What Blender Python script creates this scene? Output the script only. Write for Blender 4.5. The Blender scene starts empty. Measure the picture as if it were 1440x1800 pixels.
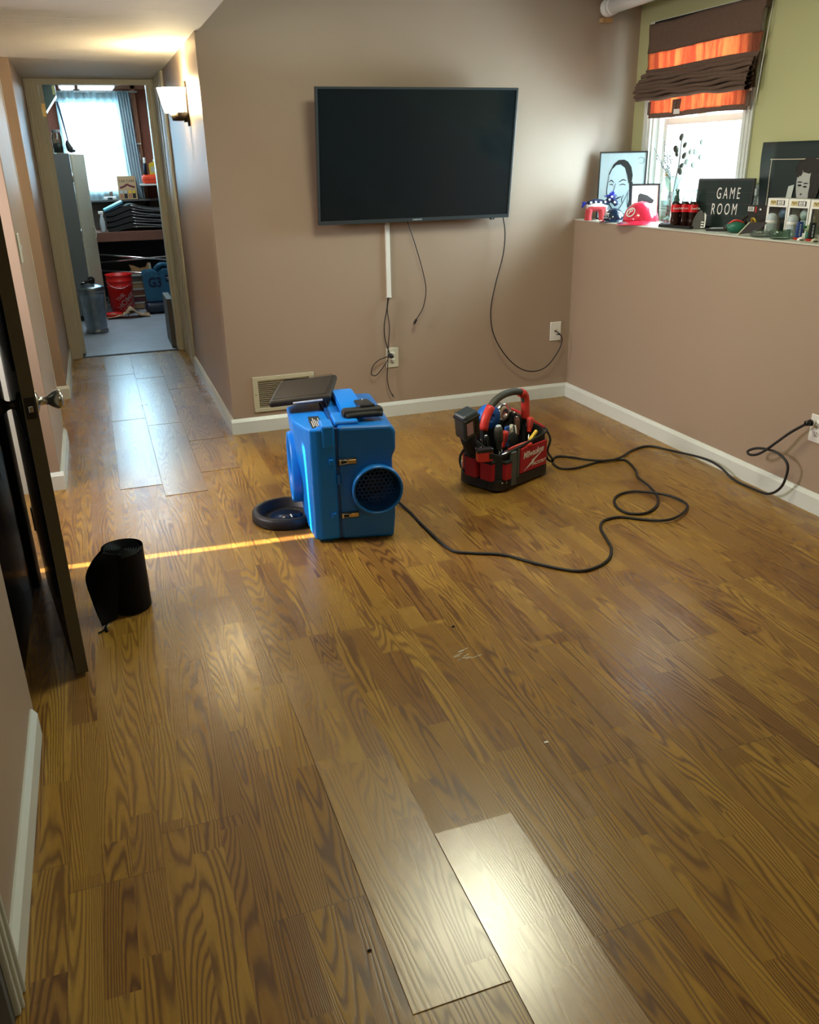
import bpy, bmesh, math, random
from mathutils import Vector, Matrix, noise
PI = math.pi
R = math.radians
random.seed(7)
S = bpy.context.scene
COL = S.collection

# ------------------------------------------------------------------ camera, world, lights, exposure
cam_d = bpy.data.cameras.new('camera')
cam = bpy.data.objects.new('camera', cam_d)
COL.objects.link(cam)
S.camera = cam
cam_d.sensor_fit = 'HORIZONTAL'
cam_d.sensor_width = 36.0
cam_d.lens = 1488.19 / 1440 * 36.0
cam_d.clip_start = 0.02
CAMR = ((0.9412246,-0.3372331,-0.0192397), (-0.1461267,-0.3551664,-0.9233113), (0.3045378,0.8718547,-0.3835701))
m = Matrix.Identity(4)
for i in range(3):
    m[i][0] = CAMR[0][i]; m[i][1] = -CAMR[1][i]; m[i][2] = -CAMR[2][i]
m.translation = (0, 0, 1.43)
cam.matrix_world = m

S.view_settings.view_transform = 'Standard'
S.view_settings.look = 'None'
S.view_settings.gamma = 1.0
S.view_settings.use_curve_mapping = False
S.view_settings.exposure = 0.3

world = bpy.data.worlds.new('daylight')
S.world = world
world.use_nodes = True
wn = world.node_tree
bg = wn.nodes['Background']
bg.inputs[0].default_value = (0.86, 0.95, 1.0, 1)
bg.inputs[1].default_value = 5.0

def area(name, loc, aim, w, h, power, color, shape='RECTANGLE', spread=180):
    d = bpy.data.lights.new(name, 'AREA')
    d.shape = shape; d.size = w
    if shape in ('RECTANGLE', 'ELLIPSE'): d.size_y = h
    d.energy = power; d.color = color; d.spread = R(spread)
    o = bpy.data.objects.new(name, d); COL.objects.link(o)
    o.location = loc
    o.rotation_euler = Vector(aim).to_track_quat('-Z', 'Y').to_euler()
    return o

# daylight through the main window, the garage window and the two side openings of the hall
area('daylight_window', (3.30, 4.145, 1.62), (-1, 0, 0), 0.76, 0.95, 110, (0.72, 0.87, 1.0))
area('daylight_garage_window', (0.15, 10.42, 1.62), (0, -1, 0), 0.54, 0.84, 27, (0.42, 0.70, 1.0))
area('daylight_entry', (-1.28, 3.74, 1.25), (1, -0.02, -0.45), 0.62, 1.3, 38, (0.95, 0.84, 0.82), spread=110)
area('daylight_side_room', (-1.28, 5.78, 1.3), (1, 0, 0), 0.36, 1.3, 6, (0.95, 0.85, 0.72))
# ceiling lamps of the room, above and behind the photographer
area('ceiling_lamp_light', (1.38, 3.0, 2.37), (0, 0, -1), 0.50, 0.62, 24, (1.0, 1.0, 0.72))
area('rear_lamp_light', (0.9, -0.4, 2.37), (0, 0, -1), 0.6, 0.6, 11, (1.0, 0.96, 0.70), 'DISK')
sun_d = bpy.data.lights.new('sun', 'SUN')
sun_d.energy = 30.0; sun_d.angle = R(0.6); sun_d.color = (1.0, 0.85, 0.64)
sun = bpy.data.objects.new('sun', sun_d); COL.objects.link(sun)
sun.rotation_euler = Vector((1.0, -0.068, -0.577)).to_track_quat('-Z', 'Y').to_euler()

# ------------------------------------------------------------------ materials
def newmat(name):
    mt = bpy.data.materials.new(name); mt.use_nodes = True
    nt = mt.node_tree
    return mt, nt, nt.nodes['Principled BSDF']

def setin(node, key, v):
    if key in node.inputs: node.inputs[key].default_value = v

def M(name, col, rough=0.5, metal=0.0, var=0.08, scale=30, bump=0.0, bscale=200, spec=0.5, coat=0, trans=0, ior=1.45, alpha=1, sub=0):
    mt, nt, b = newmat(name)
    n = nt.nodes.new('ShaderNodeTexNoise'); n.inputs['Scale'].default_value = scale; n.inputs['Detail'].default_value = 3
    tc = nt.nodes.new('ShaderNodeTexCoord'); nt.links.new(tc.outputs['Object'], n.inputs['Vector'])
    mx = nt.nodes.new('ShaderNodeMix'); mx.data_type = 'RGBA'
    mx.inputs[6].default_value = tuple(max(0, c * (1 - var)) for c in col) + (1,)
    mx.inputs[7].default_value = tuple(min(1, c * (1 + var)) for c in col) + (1,)
    nt.links.new(n.outputs['Fac'], mx.inputs[0]); nt.links.new(mx.outputs[2], b.inputs['Base Color'])
    b.inputs['Roughness'].default_value = rough; b.inputs['Metallic'].default_value = metal
    setin(b, 'Specular IOR Level', spec); setin(b, 'Coat Weight', coat); setin(b, 'Transmission Weight', trans)
    b.inputs['IOR'].default_value = ior
    if sub: setin(b, 'Subsurface Weight', sub); setin(b, 'Subsurface Scale', 0.02); 
    if bump:
        n2 = nt.nodes.new('ShaderNodeTexNoise'); n2.inputs['Scale'].default_value = bscale; n2.inputs['Detail'].default_value = 2
        nt.links.new(tc.outputs['Object'], n2.inputs['Vector'])
        bp = nt.nodes.new('ShaderNodeBump'); bp.inputs['Strength'].default_value = bump; bp.inputs['Distance'].default_value = 0.002
        nt.links.new(n2.outputs['Fac'], bp.inputs['Height']); nt.links.new(bp.outputs['Normal'], b.inputs['Normal'])
    return mt

def emis(name, col, strength):
    mt, nt, b = newmat(name)
    b.inputs['Base Color'].default_value = col + (1,)
    b.inputs['Emission Color'].default_value = col + (1,)
    b.inputs['Emission Strength'].default_value = strength
    return mt

class G:   # tiny node writer
    def __init__(s, nt): s.nt = nt
    def n(s, t, **kw):
        x = s.nt.nodes.new(t)
        for k, v in kw.items(): setattr(x, k, v)
        return x
    def put(s, sock, v):
        if hasattr(v, 'is_output') or isinstance(v, bpy.types.NodeSocket): s.nt.links.new(v, sock)
        else: sock.default_value = v
    def m(s, op, a, b=None, c=None):
        x = s.n('ShaderNodeMath', operation=op); s.put(x.inputs[0], a)
        if b is not None: s.put(x.inputs[1], b)
        if c is not None: s.put(x.inputs[2], c)
        return x.outputs[0]
    def xyz(s, x, y, z=0.0):
        c = s.n('ShaderNodeCombineXYZ'); s.put(c.inputs[0], x); s.put(c.inputs[1], y); s.put(c.inputs[2], z); return c.outputs[0]
    def noise(s, vec, scale=1.0, detail=2.0, dist=0.0):
        x = s.n('ShaderNodeTexNoise'); s.put(x.inputs['Vector'], vec); x.inputs['Scale'].default_value = scale
        x.inputs['Detail'].default_value = detail; x.inputs['Distortion'].default_value = dist; return x.outputs['Fac']
    def white(s, vec):
        x = s.n('ShaderNodeTexWhiteNoise', noise_dimensions='3D'); s.put(x.inputs['Vector'], vec); return x.outputs['Value']
    def mix(s, f, a, b):
        x = s.n('ShaderNodeMix', data_type='RGBA'); s.put(x.inputs[0], f); s.put(x.inputs[6], a); s.put(x.inputs[7], b); return x.outputs[2]
    def ramp(s, f, stops):
        x = s.n('ShaderNodeValToRGB'); s.put(x.inputs[0], f); e = x.color_ramp.elements
        while len(e) < len(stops): e.new(0.5)
        for q, (p, c) in zip(e, stops): q.position = p; q.color = tuple(c) + (1,)
        return x.outputs[0]

def wood_laminate(name, rough=0.3, spec=0.5, coat=0.0, tint=1.0, seams=True, contrast=1.0, croug=0.27):
    mt, nt, b = newmat(name); g = G(nt)
    geo = g.n('ShaderNodeNewGeometry'); sp = g.n('ShaderNodeSeparateXYZ'); nt.links.new(geo.outputs['Position'], sp.inputs[0])
    x, y = sp.outputs[0], sp.outputs[1]
    px = g.m('DIVIDE', g.m('SUBTRACT', x, 0.536), 0.197)
    pi_ = g.m('FLOOR', px)
    py = g.m('ADD', g.m('DIVIDE', y, 1.255), g.m('MULTIPLY', g.white(g.xyz(pi_, 3.0)), 5.0))
    pj = g.m('FLOOR', py)
    sx = g.m('MULTIPLY', px, 3.0); si = g.m('FLOOR', sx)
    sy = g.m('ADD', g.m('DIVIDE', y, 0.60), g.m('MULTIPLY', g.white(g.xyz(si, 9.0)), 11.0))
    # uneven strip lengths: warp the along coordinate
    sj = g.m('FLOOR', g.m('ADD', sy, g.m('MULTIPLY', g.m('SINE', g.m('MULTIPLY', sy, 2.3)), 0.25)))
    r1 = g.white(g.xyz(si, sj, pj)); r2 = g.white(g.xyz(sj, si, 7.3)); r3 = g.white(g.xyz(si, sj, 21.0))
    gv = g.xyz(g.m('ADD', g.m('MULTIPLY', x, 10.0), g.m('MULTIPLY', r1, 60.0)),
               g.m('ADD', g.m('MULTIPLY', y, 0.70), g.m('MULTIPLY', r2, 40.0)), g.m('MULTIPLY', r3, 9.0))
    field = g.noise(gv, 1.0, 1.0, 0.0)
    wob = g.noise(g.xyz(g.m('MULTIPLY', x, 60.0), g.m('MULTIPLY', y, 14.0), r3), 1.0, 2.0)
    field = g.m('ADD', field, g.m('MULTIPLY', wob, 0.018))
    rings = g.m('ADD', g.m('MULTIPLY', g.m('SINE', g.m('ADD', g.m('MULTIPLY', field, 190.0), g.m('MULTIPLY', x, 420.0))), 0.5), 0.5)
    rings = g.m('POWER', rings, 2.0)
    pores = g.noise(g.xyz(g.m('MULTIPLY', x, 520.0), g.m('MULTIPLY', y, 16.0), r1), 1.0, 2.0)
    broad = g.noise(g.xyz(g.m('MULTIPLY', x, 22.0), g.m('MULTIPLY', y, 1.6), r2), 1.0, 3.0)
    lo_, hi_ = 0.5-0.5*contrast, 0.5+0.5*contrast
    rr = g.m('ADD', lo_, g.m('MULTIPLY', r1, hi_-lo_))
    base = g.ramp(rr, [(0.0, (0.25*tint, 0.118*tint, 0.026*tint)), (0.3, (0.33*tint, 0.172*tint, 0.033*tint)), (0.7, (0.39*tint, 0.216*tint, 0.038*tint)), (1.0, (0.41*tint, 0.235*tint, 0.044*tint))])
    dark = g.ramp(rr, [(0.0, (0.10*tint, 0.040*tint, 0.012*tint)), (1.0, (0.175*tint, 0.083*tint, 0.018*tint))])
    c = g.mix(g.m('MULTIPLY', rings, g.m('ADD', 0.72*contrast, g.m('MULTIPLY', r3, 0.35*contrast))), base, dark)
    c = g.mix(g.m('MULTIPLY', g.m('SUBTRACT', pores, 0.42), 0.9), c, dark)
    c = g.mix(g.m('MULTIPLY', g.m('SUBTRACT', broad, 0.45), 0.8), c, dark)
    if seams:
        fx = g.m('FRACT', px); ex = g.m('MINIMUM', fx, g.m('SUBTRACT', 1.0, fx))
        fy = g.m('FRACT', py); ey = g.m('MINIMUM', fy, g.m('SUBTRACT', 1.0, fy))
        line = g.m('MAXIMUM', g.m('LESS_THAN', ex, 0.0055), g.m('LESS_THAN', ey, 0.0011))
        c = g.mix(g.m('MULTIPLY', line, 0.4), c, (0.05, 0.025, 0.012, 1))
    nt.links.new(c, b.inputs['Base Color'])
    sm = g.noise(g.xyz(g.m('MULTIPLY', x, 3.0), g.m('MULTIPLY', y, 3.0), 2.0), 1.0, 4.0)
    g.put(b.inputs['Roughness'], g.m('ADD', g.m('MULTIPLY', g.m('SUBTRACT', sm, 0.5), 0.12), g.m('ADD', rough, g.m('MULTIPLY', rings, 0.04))))
    setin(b, 'Specular IOR Level', spec); setin(b, 'Coat Weight', coat); setin(b, 'Coat Roughness', croug)
    bp = g.n('ShaderNodeBump'); bp.inputs['Strength'].default_value = 0.25; bp.inputs['Distance'].default_value = 0.0006
    nt.links.new(g.m('ADD', g.m('MULTIPLY', pores, 0.6), g.m('MULTIPLY', rings, -0.5)), bp.inputs['Height'])
    nt.links.new(bp.outputs['Normal'], b.inputs['Normal'])
    return mt

def textured_ceiling(name, col):
    mt, nt, b = newmat(name); g = G(nt)
    geo = g.n('ShaderNodeNewGeometry'); sp = g.n('ShaderNodeSeparateXYZ'); nt.links.new(geo.outputs['Position'], sp.inputs[0])
    v = g.xyz(g.m('MULTIPLY', sp.outputs[0], 4.0), g.m('MULTIPLY', sp.outputs[1], 22.0))
    a = g.noise(v, 1.0, 4.0, 1.2)
    bb = g.noise(g.xyz(g.m('MULTIPLY', sp.outputs[0], 60.0), g.m('MULTIPLY', sp.outputs[1], 60.0)), 1.0, 3.0)
    nt.links.new(g.mix(a, tuple(c*.93 for c in col)+(1,), tuple(col)+(1,)), b.inputs['Base Color'])
    b.inputs['Roughness'].default_value = 0.75
    bp = g.n('ShaderNodeBump'); bp.inputs['Strength'].default_value = 0.5; bp.inputs['Distance'].default_value = 0.008
    nt.links.new(g.m('ADD', a, g.m('MULTIPLY', bb, 0.15)), bp.inputs['Height']); nt.links.new(bp.outputs['Normal'], b.inputs['Normal'])
    return mt

def striped_translucent(name, col, col2, freq):
    mt, nt, b = newmat(name); g = G(nt)
    geo = g.n('ShaderNodeNewGeometry'); sp = g.n('ShaderNodeSeparateXYZ'); nt.links.new(geo.outputs['Position'], sp.inputs[0])
    a = g.noise(g.xyz(g.m('MULTIPLY', sp.outputs[1], freq), 0.0, g.m('MULTIPLY', sp.outputs[2], 0.6)), 1.0, 2.0)
    w = g.noise(g.xyz(g.m('MULTIPLY', sp.outputs[1], freq*7), 4.0, g.m('MULTIPLY', sp.outputs[2], 20)), 1.0, 2.0)
    c = g.mix(g.ramp(g.m('ADD', a, g.m('MULTIPLY', g.m('SUBTRACT', w, .5), .3)), [(0.42, (0, 0, 0)), (0.56, (1, 1, 1))]), tuple(col)+(1,), tuple(col2)+(1,))
    tr = g.n('ShaderNodeBsdfTranslucent'); nt.links.new(c, tr.inputs[0]); nt.links.new(c, b.inputs['Base Color'])
    b.inputs['Roughness'].default_value = 0.9
    mx = g.n('ShaderNodeMixShader'); mx.inputs[0].default_value = 0.55
    nt.links.new(b.outputs[0], mx.inputs[1]); nt.links.new(tr.outputs[0], mx.inputs[2])
    nt.links.new(mx.outputs[0], nt.nodes['Material Output'].inputs[0])
    return mt

def sheer(name, col, clear=0.35):
    mt, nt, b = newmat(name); g = G(nt)
    tr = g.n('ShaderNodeBsdfTranslucent'); tr.inputs[0].default_value = tuple(col) + (1,)
    tp = g.n('ShaderNodeBsdfTransparent')
    m1 = g.n('ShaderNodeMixShader'); m1.inputs[0].default_value = 0.6
    b.inputs['Base Color'].default_value = tuple(col) + (1,); b.inputs['Roughness'].default_value = 0.9
    nt.links.new(b.outputs[0], m1.inputs[1]); nt.links.new(tr.outputs[0], m1.inputs[2])
    m2 = g.n('ShaderNodeMixShader'); m2.inputs[0].default_value = clear
    nt.links.new(m1.outputs[0], m2.inputs[1]); nt.links.new(tp.outputs[0], m2.inputs[2])
    nt.links.new(m2.outputs[0], nt.nodes['Material Output'].inputs[0])
    return mt

def glassmat(name, col=(0.95, 1.0, 0.98), rough=0.0):
    mt, nt, b = newmat(name); g = G(nt)
    gl = g.n('ShaderNodeBsdfGlossy'); gl.inputs['Roughness'].default_value = 0.02 + rough
    tp = g.n('ShaderNodeBsdfTransparent'); tp.inputs[0].default_value = tuple(col) + (1,)
    lw = g.n('ShaderNodeLayerWeight'); lw.inputs[0].default_value = 0.25
    mx = g.n('ShaderNodeMixShader'); nt.links.new(g.m('ADD', g.m('MULTIPLY', lw.outputs['Fresnel'], 0.75), 0.05), mx.inputs[0])
    nt.links.new(tp.outputs[0], mx.inputs[1]); nt.links.new(gl.outputs[0], mx.inputs[2])
    nt.links.new(mx.outputs[0], nt.nodes['Material Output'].inputs[0])
    return mt

WALL = (0.36, 0.272, 0.203)
m_wall = M('brown_wall_paint', WALL, 0.42, var=0.03, scale=3, bump=0.10, bscale=90, spec=0.45)
m_olive = M('olive_wall_paint', (0.47, 0.48, 0.25), 0.5, var=0.03, scale=3, bump=0.08, bscale=90)
m_ceil = textured_ceiling('brushed_ceiling_plaster', (0.66, 0.63, 0.57))
m_ceil2 = M('ceiling_paint', (0.7, 0.69, 0.64), 0.8)
m_trim = M('white_trim_paint', (0.66, 0.70, 0.66), 0.3, var=0.04, scale=12)
m_trimc = M('cream_trim_paint', (0.54, 0.55, 0.48), 0.38, var=0.05, scale=10)
m_floor = wood_laminate('oak_laminate', 0.27, 0.55)
m_plank_gloss = wood_laminate('oak_laminate_shiny', 0.27, 1.0, coat=1.0, croug=0.22, seams=False, contrast=0.3)
m_plank_half = wood_laminate('oak_laminate_half_shine', 0.28, 0.8, coat=0.35, croug=0.24, seams=False, contrast=0.7)
m_plank_film = wood_laminate('oak_laminate_hall', 0.30, 0.8, coat=0.55, croug=0.26, tint=0.85, contrast=0.6, seams=False)
m_plank_dull = wood_laminate('oak_laminate_dull', 0.33, 0.6, coat=0.3, tint=0.95, seams=False)
m_concrete = M('garage_concrete', (0.33, 0.37, 0.43), 0.35, var=0.25, scale=5, bump=0.2, bscale=30)
m_osb = M('reddish_board', (0.26, 0.09, 0.055), 0.8, var=0.35, scale=60)
m_stud = M('pine_stud', (0.42, 0.2, 0.11), 0.7, var=0.2, scale=20)
m_dark = M('dark_recess', (0.02, 0.022, 0.03), 0.8)
m_black = M('black_plastic', (0.012, 0.012, 0.014), 0.35)
m_blackm = M('matte_black', (0.012, 0.012, 0.013), 0.7)
m_blackdoor = M('black_door_paint', (0.007, 0.008, 0.012), 0.28, var=0.2, scale=8, spec=0.3)
m_dooredge = M('olive_door_edge', (0.085, 0.068, 0.035), 0.6, var=0.15, scale=25)
m_screen = M('tv_screen', (0.006, 0.011, 0.014), 0.12, var=0.02, spec=0.5)
m_bezel = M('tv_bezel', (0.035, 0.045, 0.05), 0.3)
m_white = M('white_plastic', (0.78, 0.78, 0.74), 0.35, var=0.02)
m_almond = M('almond_plastic', (0.62, 0.60, 0.47), 0.4, var=0.02)
m_regist = M('almond_metal', (0.50, 0.47, 0.33), 0.45, var=0.03)
m_chrome = M('chrome', (0.75, 0.76, 0.78), 0.15, 1.0, var=0.04)
m_nickel = M('satin_nickel', (0.50, 0.50, 0.46), 0.25, 1.0, var=0.06)
m_brass = M('brass', (0.62, 0.47, 0.22), 0.3, 1.0, var=0.08)
m_galv = M('galvanized_steel', (0.24, 0.28, 0.31), 0.32, 1.0, var=0.4, scale=18)
m_bronze = M('dark_bronze', (0.03, 0.024, 0.02), 0.45, 0.6)
m_blue_lit = M('blue_molded_plastic_lit', (0.004, 0.22, 0.78), 0.34, var=0.03, scale=8, sub=0.12)  # brighter copy of the plastic, sunlit glow put into the colour
m_blue2 = M('blue_molded_plastic_front', (0.008, 0.145, 0.50), 0.3, var=0.03, scale=8)  # same plastic in a darker tone for the front half
m_bluedk = M('blue_plastic_inner', (0.008, 0.06, 0.22), 0.4)  # darker copy, shade of openings and seam put into the colour
m_teal = M('teal_fan_plastic', (0.015, 0.10, 0.19), 0.4, var=0.06)
m_navy = M('navy_plastic', (0.008, 0.02, 0.05), 0.25)
m_rubber = M('black_rubber', (0.014, 0.014, 0.016), 0.5)
m_cable = M('black_cable', (0.008, 0.008, 0.009), 0.42)
m_leather = M('black_leatherette', (0.022, 0.019, 0.016), 0.45, bump=0.25, bscale=300)
m_paper = M('paper', (0.85, 0.85, 0.85), 0.7, var=0.02)
m_red = M('red_fabric', (0.42, 0.012, 0.02), 0.75, bump=0.2, bscale=500)
m_redp = M('red_plastic', (0.60, 0.04, 0.03), 0.35)
m_nylon = M('black_nylon', (0.015, 0.016, 0.016), 0.75, bump=0.3, bscale=500)
m_greynyl = M('grey_webbing', (0.10, 0.11, 0.10), 0.8, bump=0.3, bscale=400)
m_steel = M('steel', (0.55, 0.56, 0.58), 0.25, 1.0)
m_grip = M('dark_grip', (0.05, 0.05, 0.04), 0.6)
m_pouch = M('roll_plastic', (0.0035, 0.0035, 0.0045), 0.5, bump=0.2, bscale=60, spec=0.15)
m_bagtop = M('roll_layers', (0.05, 0.06, 0.065), 0.4)
m_shade = M('brown_shade_cloth', (0.135, 0.085, 0.062), 0.9, bump=0.4, bscale=300, var=0.2, scale=60)
m_orange = striped_translucent('orange_shade_cloth', (0.58, 0.23, 0.115), (0.38, 0.12, 0.07), 16)
m_sheer = sheer('sheer_curtain', (0.70, 0.90, 0.95), 0.45)
m_glass = glassmat('clear_glass')
m_glassg = glassmat('greenish_glass', (0.72, 0.86, 0.80))
m_helmr = M('red_helmet_plastic', (0.75, 0.03, 0.075), 0.18, var=0.02, coat=0.5)
m_helmn = M('navy_helmet_plastic', (0.008, 0.02, 0.045), 0.15, var=0.02, coat=0.5)
m_felt_r = M('red_felt', (0.55, 0.06, 0.07), 0.9)
m_felt_n = M('navy_felt', (0.012, 0.02, 0.06), 0.9)
m_felt_b = M('blue_yarn', (0.02, 0.03, 0.42), 0.8)
m_felt_w = M('white_felt', (0.8, 0.8, 0.8), 0.9)
m_cola = M('dark_cola', (0.02, 0.006, 0.004), 0.08, coat=0.5)
m_label = M('red_label', (0.62, 0.01, 0.015), 0.4)
m_yellow = M('yellow_plastic', (0.72, 0.48, 0.04), 0.4)
m_orangep = M('orange_red_plastic', (0.85, 0.07, 0.02), 0.4)
m_bucket = M('red_bucket_plastic', (0.62, 0.012, 0.012), 0.35, sub=0.1)
m_grey = M('locker_grey', (0.12, 0.135, 0.13), 0.5)
m_cream = M('cream_laminate', (0.50, 0.48, 0.36), 0.5)
m_bench = M('bench_red_brown', (0.17, 0.075, 0.05), 0.55, var=0.2, scale=12)
m_wood = M('raw_wood', (0.45, 0.26, 0.11), 0.7, var=0.3, scale=14)
m_tan = M('tan_cloth', (0.36, 0.25, 0.15), 0.9, bump=0.3)
m_card = M('cardboard', (0.36, 0.24, 0.14), 0.8)
m_white_e = emis('fluorescent_panel', (0.85, 0.97, 1.0), 6.0)
m_shade_e = emis('sconce_glass', (1.0, 0.84, 0.52), 60.0)
m_green = M('dark_green', (0.02, 0.14, 0.09), 0.4, var=0.3, scale=40)
m_bluelid = M('light_blue_plastic', (0.14, 0.50, 0.60), 0.35)
m_greyblue = M('pale_grey', (0.45, 0.52, 0.55), 0.4)
m_ink = M('ink_black', (0.012, 0.014, 0.016), 0.6)
m_art = M('pale_blue_print', (0.42, 0.55, 0.60), 0.5, var=0.08, scale=14)
m_pink = M('pale_pink', (0.55, 0.35, 0.45), 0.4)
m_greyboard = M('grey_board', (0.10, 0.10, 0.10), 0.6)
m_beige = M('beige_skin_tone', (0.52, 0.55, 0.52), 0.7)

# ------------------------------------------------------------------ mesh helpers
class MB:
    def __init__(s): s.bm = bmesh.new(); s.mats = []
    def mi(s, m):
        if m not in s.mats: s.mats.append(m)
        return s.mats.index(m)
    def _tag(s, verts, m):
        i = s.mi(m); fs = set()
        for v in verts:
            for f in v.link_faces: fs.add(f)
        for f in fs: f.material_index = i
        return list(fs)
    def box(s, c, d, m, bev=0.0, rot=None, seg=2):
        r = bmesh.ops.create_cube(s.bm, size=1.0)
        vs = r['verts']
        for v in vs: v.co = Vector((v.co.x*d[0], v.co.y*d[1], v.co.z*d[2]))
        fs = s._tag(vs, m)
        if bev:
            es = list({e for f in fs for e in f.edges})
            rr = bmesh.ops.bevel(s.bm, geom=es, offset=bev, segments=seg, affect='EDGES', profile=0.5)
            vs = list({v for f in rr['faces'] for v in f.verts} | {v for v in vs if v.is_valid})
            i = s.mi(m)
            for v in vs:
                for f in v.link_faces: f.material_index = i
        M4 = Matrix.Translation(Vector(c)) @ (rot if rot else Matrix.Identity(4))
        for v in vs: v.co = M4 @ v.co
        return vs
    def b2(s, a, b, m, bev=0.0):   # box by two corners
        c = [(a[i]+b[i])/2 for i in range(3)]; d = [abs(b[i]-a[i]) for i in range(3)]
        return s.box(c, d, m, bev)
    def prism(s, poly, m, p0, ax, ay, az, depth):   # polygon in (ax, ay) plane pushed along az
        p0, ax, ay, az = Vector(p0), Vector(ax), Vector(ay), Vector(az)
        a = [s.bm.verts.new(p0 + ax*x + ay*y) for x, y in poly]
        b = [s.bm.verts.new(p0 + ax*x + ay*y + az*depth) for x, y in poly]
        i = s.mi(m); fs = [s.bm.faces.new(a), s.bm.faces.new(b[::-1])]
        n = len(poly)
        for k in range(n): fs.append(s.bm.faces.new((a[k], b[k], b[(k+1) % n], a[(k+1) % n])))
        for f in fs: f.material_index = i
        bmesh.ops.recalc_face_normals(s.bm, faces=fs)
        return a + b
    def lathe(s, prof, m, c=(0, 0, 0), n=32, axis=None, smooth=True, squash=(1, 1)):
        c = Vector(c); Mx = axis if axis else Matrix.Identity(4); rings = []
        for r, z in prof:
            if abs(r) < 1e-6: rings.append([s.bm.verts.new(c + Mx @ Vector((0, 0, z)))])
            else: rings.append([s.bm.verts.new(c + Mx @ Vector((r*math.cos(2*PI*k/n)*squash[0], r*math.sin(2*PI*k/n)*squash[1], z))) for k in range(n)])
        i = s.mi(m); fs = []
        for a, b in zip(rings, rings[1:]):
            for k in range(n):
                k2 = (k+1) % n
                if len(a) == 1 and len(b) == 1: continue
                if len(a) == 1: q = (a[0], b[k], b[k2])
                elif len(b) == 1: q = (a[k], a[k2], b[0])
                else: q = (a[k], a[k2], b[k2], b[k])
                try: fs.append(s.bm.faces.new(q))
                except ValueError: pass
        for f in fs: f.material_index = i; f.smooth = smooth
        bmesh.ops.recalc_face_normals(s.bm, faces=fs)
        return [v for r in rings for v in r]
    def tube(s, pts, r, m, n=8, closed=False, smooth=3, caps=True, radii=None):
        P = [Vector(p) for p in pts]
        if smooth: P, radii = spline(P, smooth, closed, radii)
        N = len(P); rings = []; up = Vector((0, 0, 1)); pt = None
        for k in range(N):
            a = P[(k-1) % N] if (closed or k > 0) else P[k]; b = P[(k+1) % N] if (closed or k < N-1) else P[k]
            t = (b-a)
            if t.length < 1e-9: t = Vector((0, 0, 1))
            t.normalize()
            if pt is None:
                ref = up if abs(t.dot(up)) < 0.95 else Vector((1, 0, 0)); u = t.cross(ref).normalized()
            else: u = (u - t*u.dot(t)); u = u.normalized() if u.length > 1e-6 else t.cross(Vector((1, 0.3, 0))).normalized()
            w = t.cross(u); pt = t
            rr = radii[k] if radii else r
            rings.append([s.bm.verts.new(P[k] + (u*math.cos(2*PI*j/n) + w*math.sin(2*PI*j/n))*rr) for j in range(n)])
        i = s.mi(m); fs = []
        for k in range(N if closed else N-1):
            a, b = rings[k], rings[(k+1) % N]
            for j in range(n): fs.append(s.bm.faces.new((a[j], a[(j+1) % n], b[(j+1) % n], b[j])))
        if caps and not closed: fs.append(s.bm.faces.new(rings[0][::-1])); fs.append(s.bm.faces.new(rings[-1]))
        for f in fs: f.material_index = i; f.smooth = True
        bmesh.ops.recalc_face_normals(s.bm, faces=fs)
    def cyl(s, a, b, r, m, n=20, r2=None, caps=True):
        s.tube([a, b], r, m, n, smooth=0, caps=caps, radii=[r, r if r2 is None else r2])
    def ball(s, c, r, m, sc=(1, 1, 1), n=16, rot=None):
        rr = bmesh.ops.create_uvsphere(s.bm, u_segments=n, v_segments=max(6, n//2), radius=r)
        Mx = Matrix.Translation(Vector(c)) @ (rot if rot else Matrix.Identity(4)) @ Matrix.Diagonal((sc[0], sc[1], sc[2], 1))
        for v in rr['verts']: v.co = Mx @ v.co
        for f in s._tag(rr['verts'], m): f.smooth = True
        return rr['verts']
    def grid(s, fn, nu, nv, m, thick=0.0, smooth=True):
        g = [[s.bm.verts.new(Vector(fn(u/nu, v/nv))) for v in range(nv+1)] for u in range(nu+1)]
        i = s.mi(m); fs = []
        for u in range(nu):
            for v in range(nv):
                f = s.bm.faces.new((g[u][v], g[u+1][v], g[u+1][v+1], g[u][v+1])); f.material_index = i; f.smooth = smooth; fs.append(f)
        if thick:
            bmesh.ops.recalc_face_normals(s.bm, faces=fs)
            r = bmesh.ops.solidify(s.bm, geom=fs, thickness=thick)
            for f in r['geom']:
                if isinstance(f, bmesh.types.BMFace): f.material_index = i
        return g
    def text(s, body, m, mat4, size=0.1, ext=0.001, bold=0.0, sx=1.0, align='CENTER', spacing=1.0, shear=0.0):
        c = bpy.data.curves.new('t', 'FONT'); c.body = body; c.size = size; c.extrude = ext; c.offset = bold
        c.align_x = align; c.align_y = 'CENTER'; c.space_character = spacing; c.shear = shear; c.resolution_u = 3
        o = bpy.data.objects.new('t', c); me = bpy.data.meshes.new_from_object(o)
        me.transform(mat4 @ Matrix.Diagonal((sx, 1, 1, 1))); i = s.mi(m)
        for pl in me.polygons: pl.material_index = i
        s.bm.from_mesh(me)
        bpy.data.objects.remove(o); bpy.data.curves.remove(c); bpy.data.meshes.remove(me)
    def xf(s, mat): 
        for v in s.bm.verts: v.co = mat @ v.co
        return s
    def build(s, name, parent=None, smooth=None, local=False):
        me = bpy.data.meshes.new(name)
        if smooth is not None:
            for f in s.bm.faces: f.smooth = smooth
        s.bm.to_mesh(me); s.bm.free()
        for mm in s.mats: me.materials.append(mm)
        o = bpy.data.objects.new(name, me); COL.objects.link(o)
        if parent is not None: o.parent = parent
        return o

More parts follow.
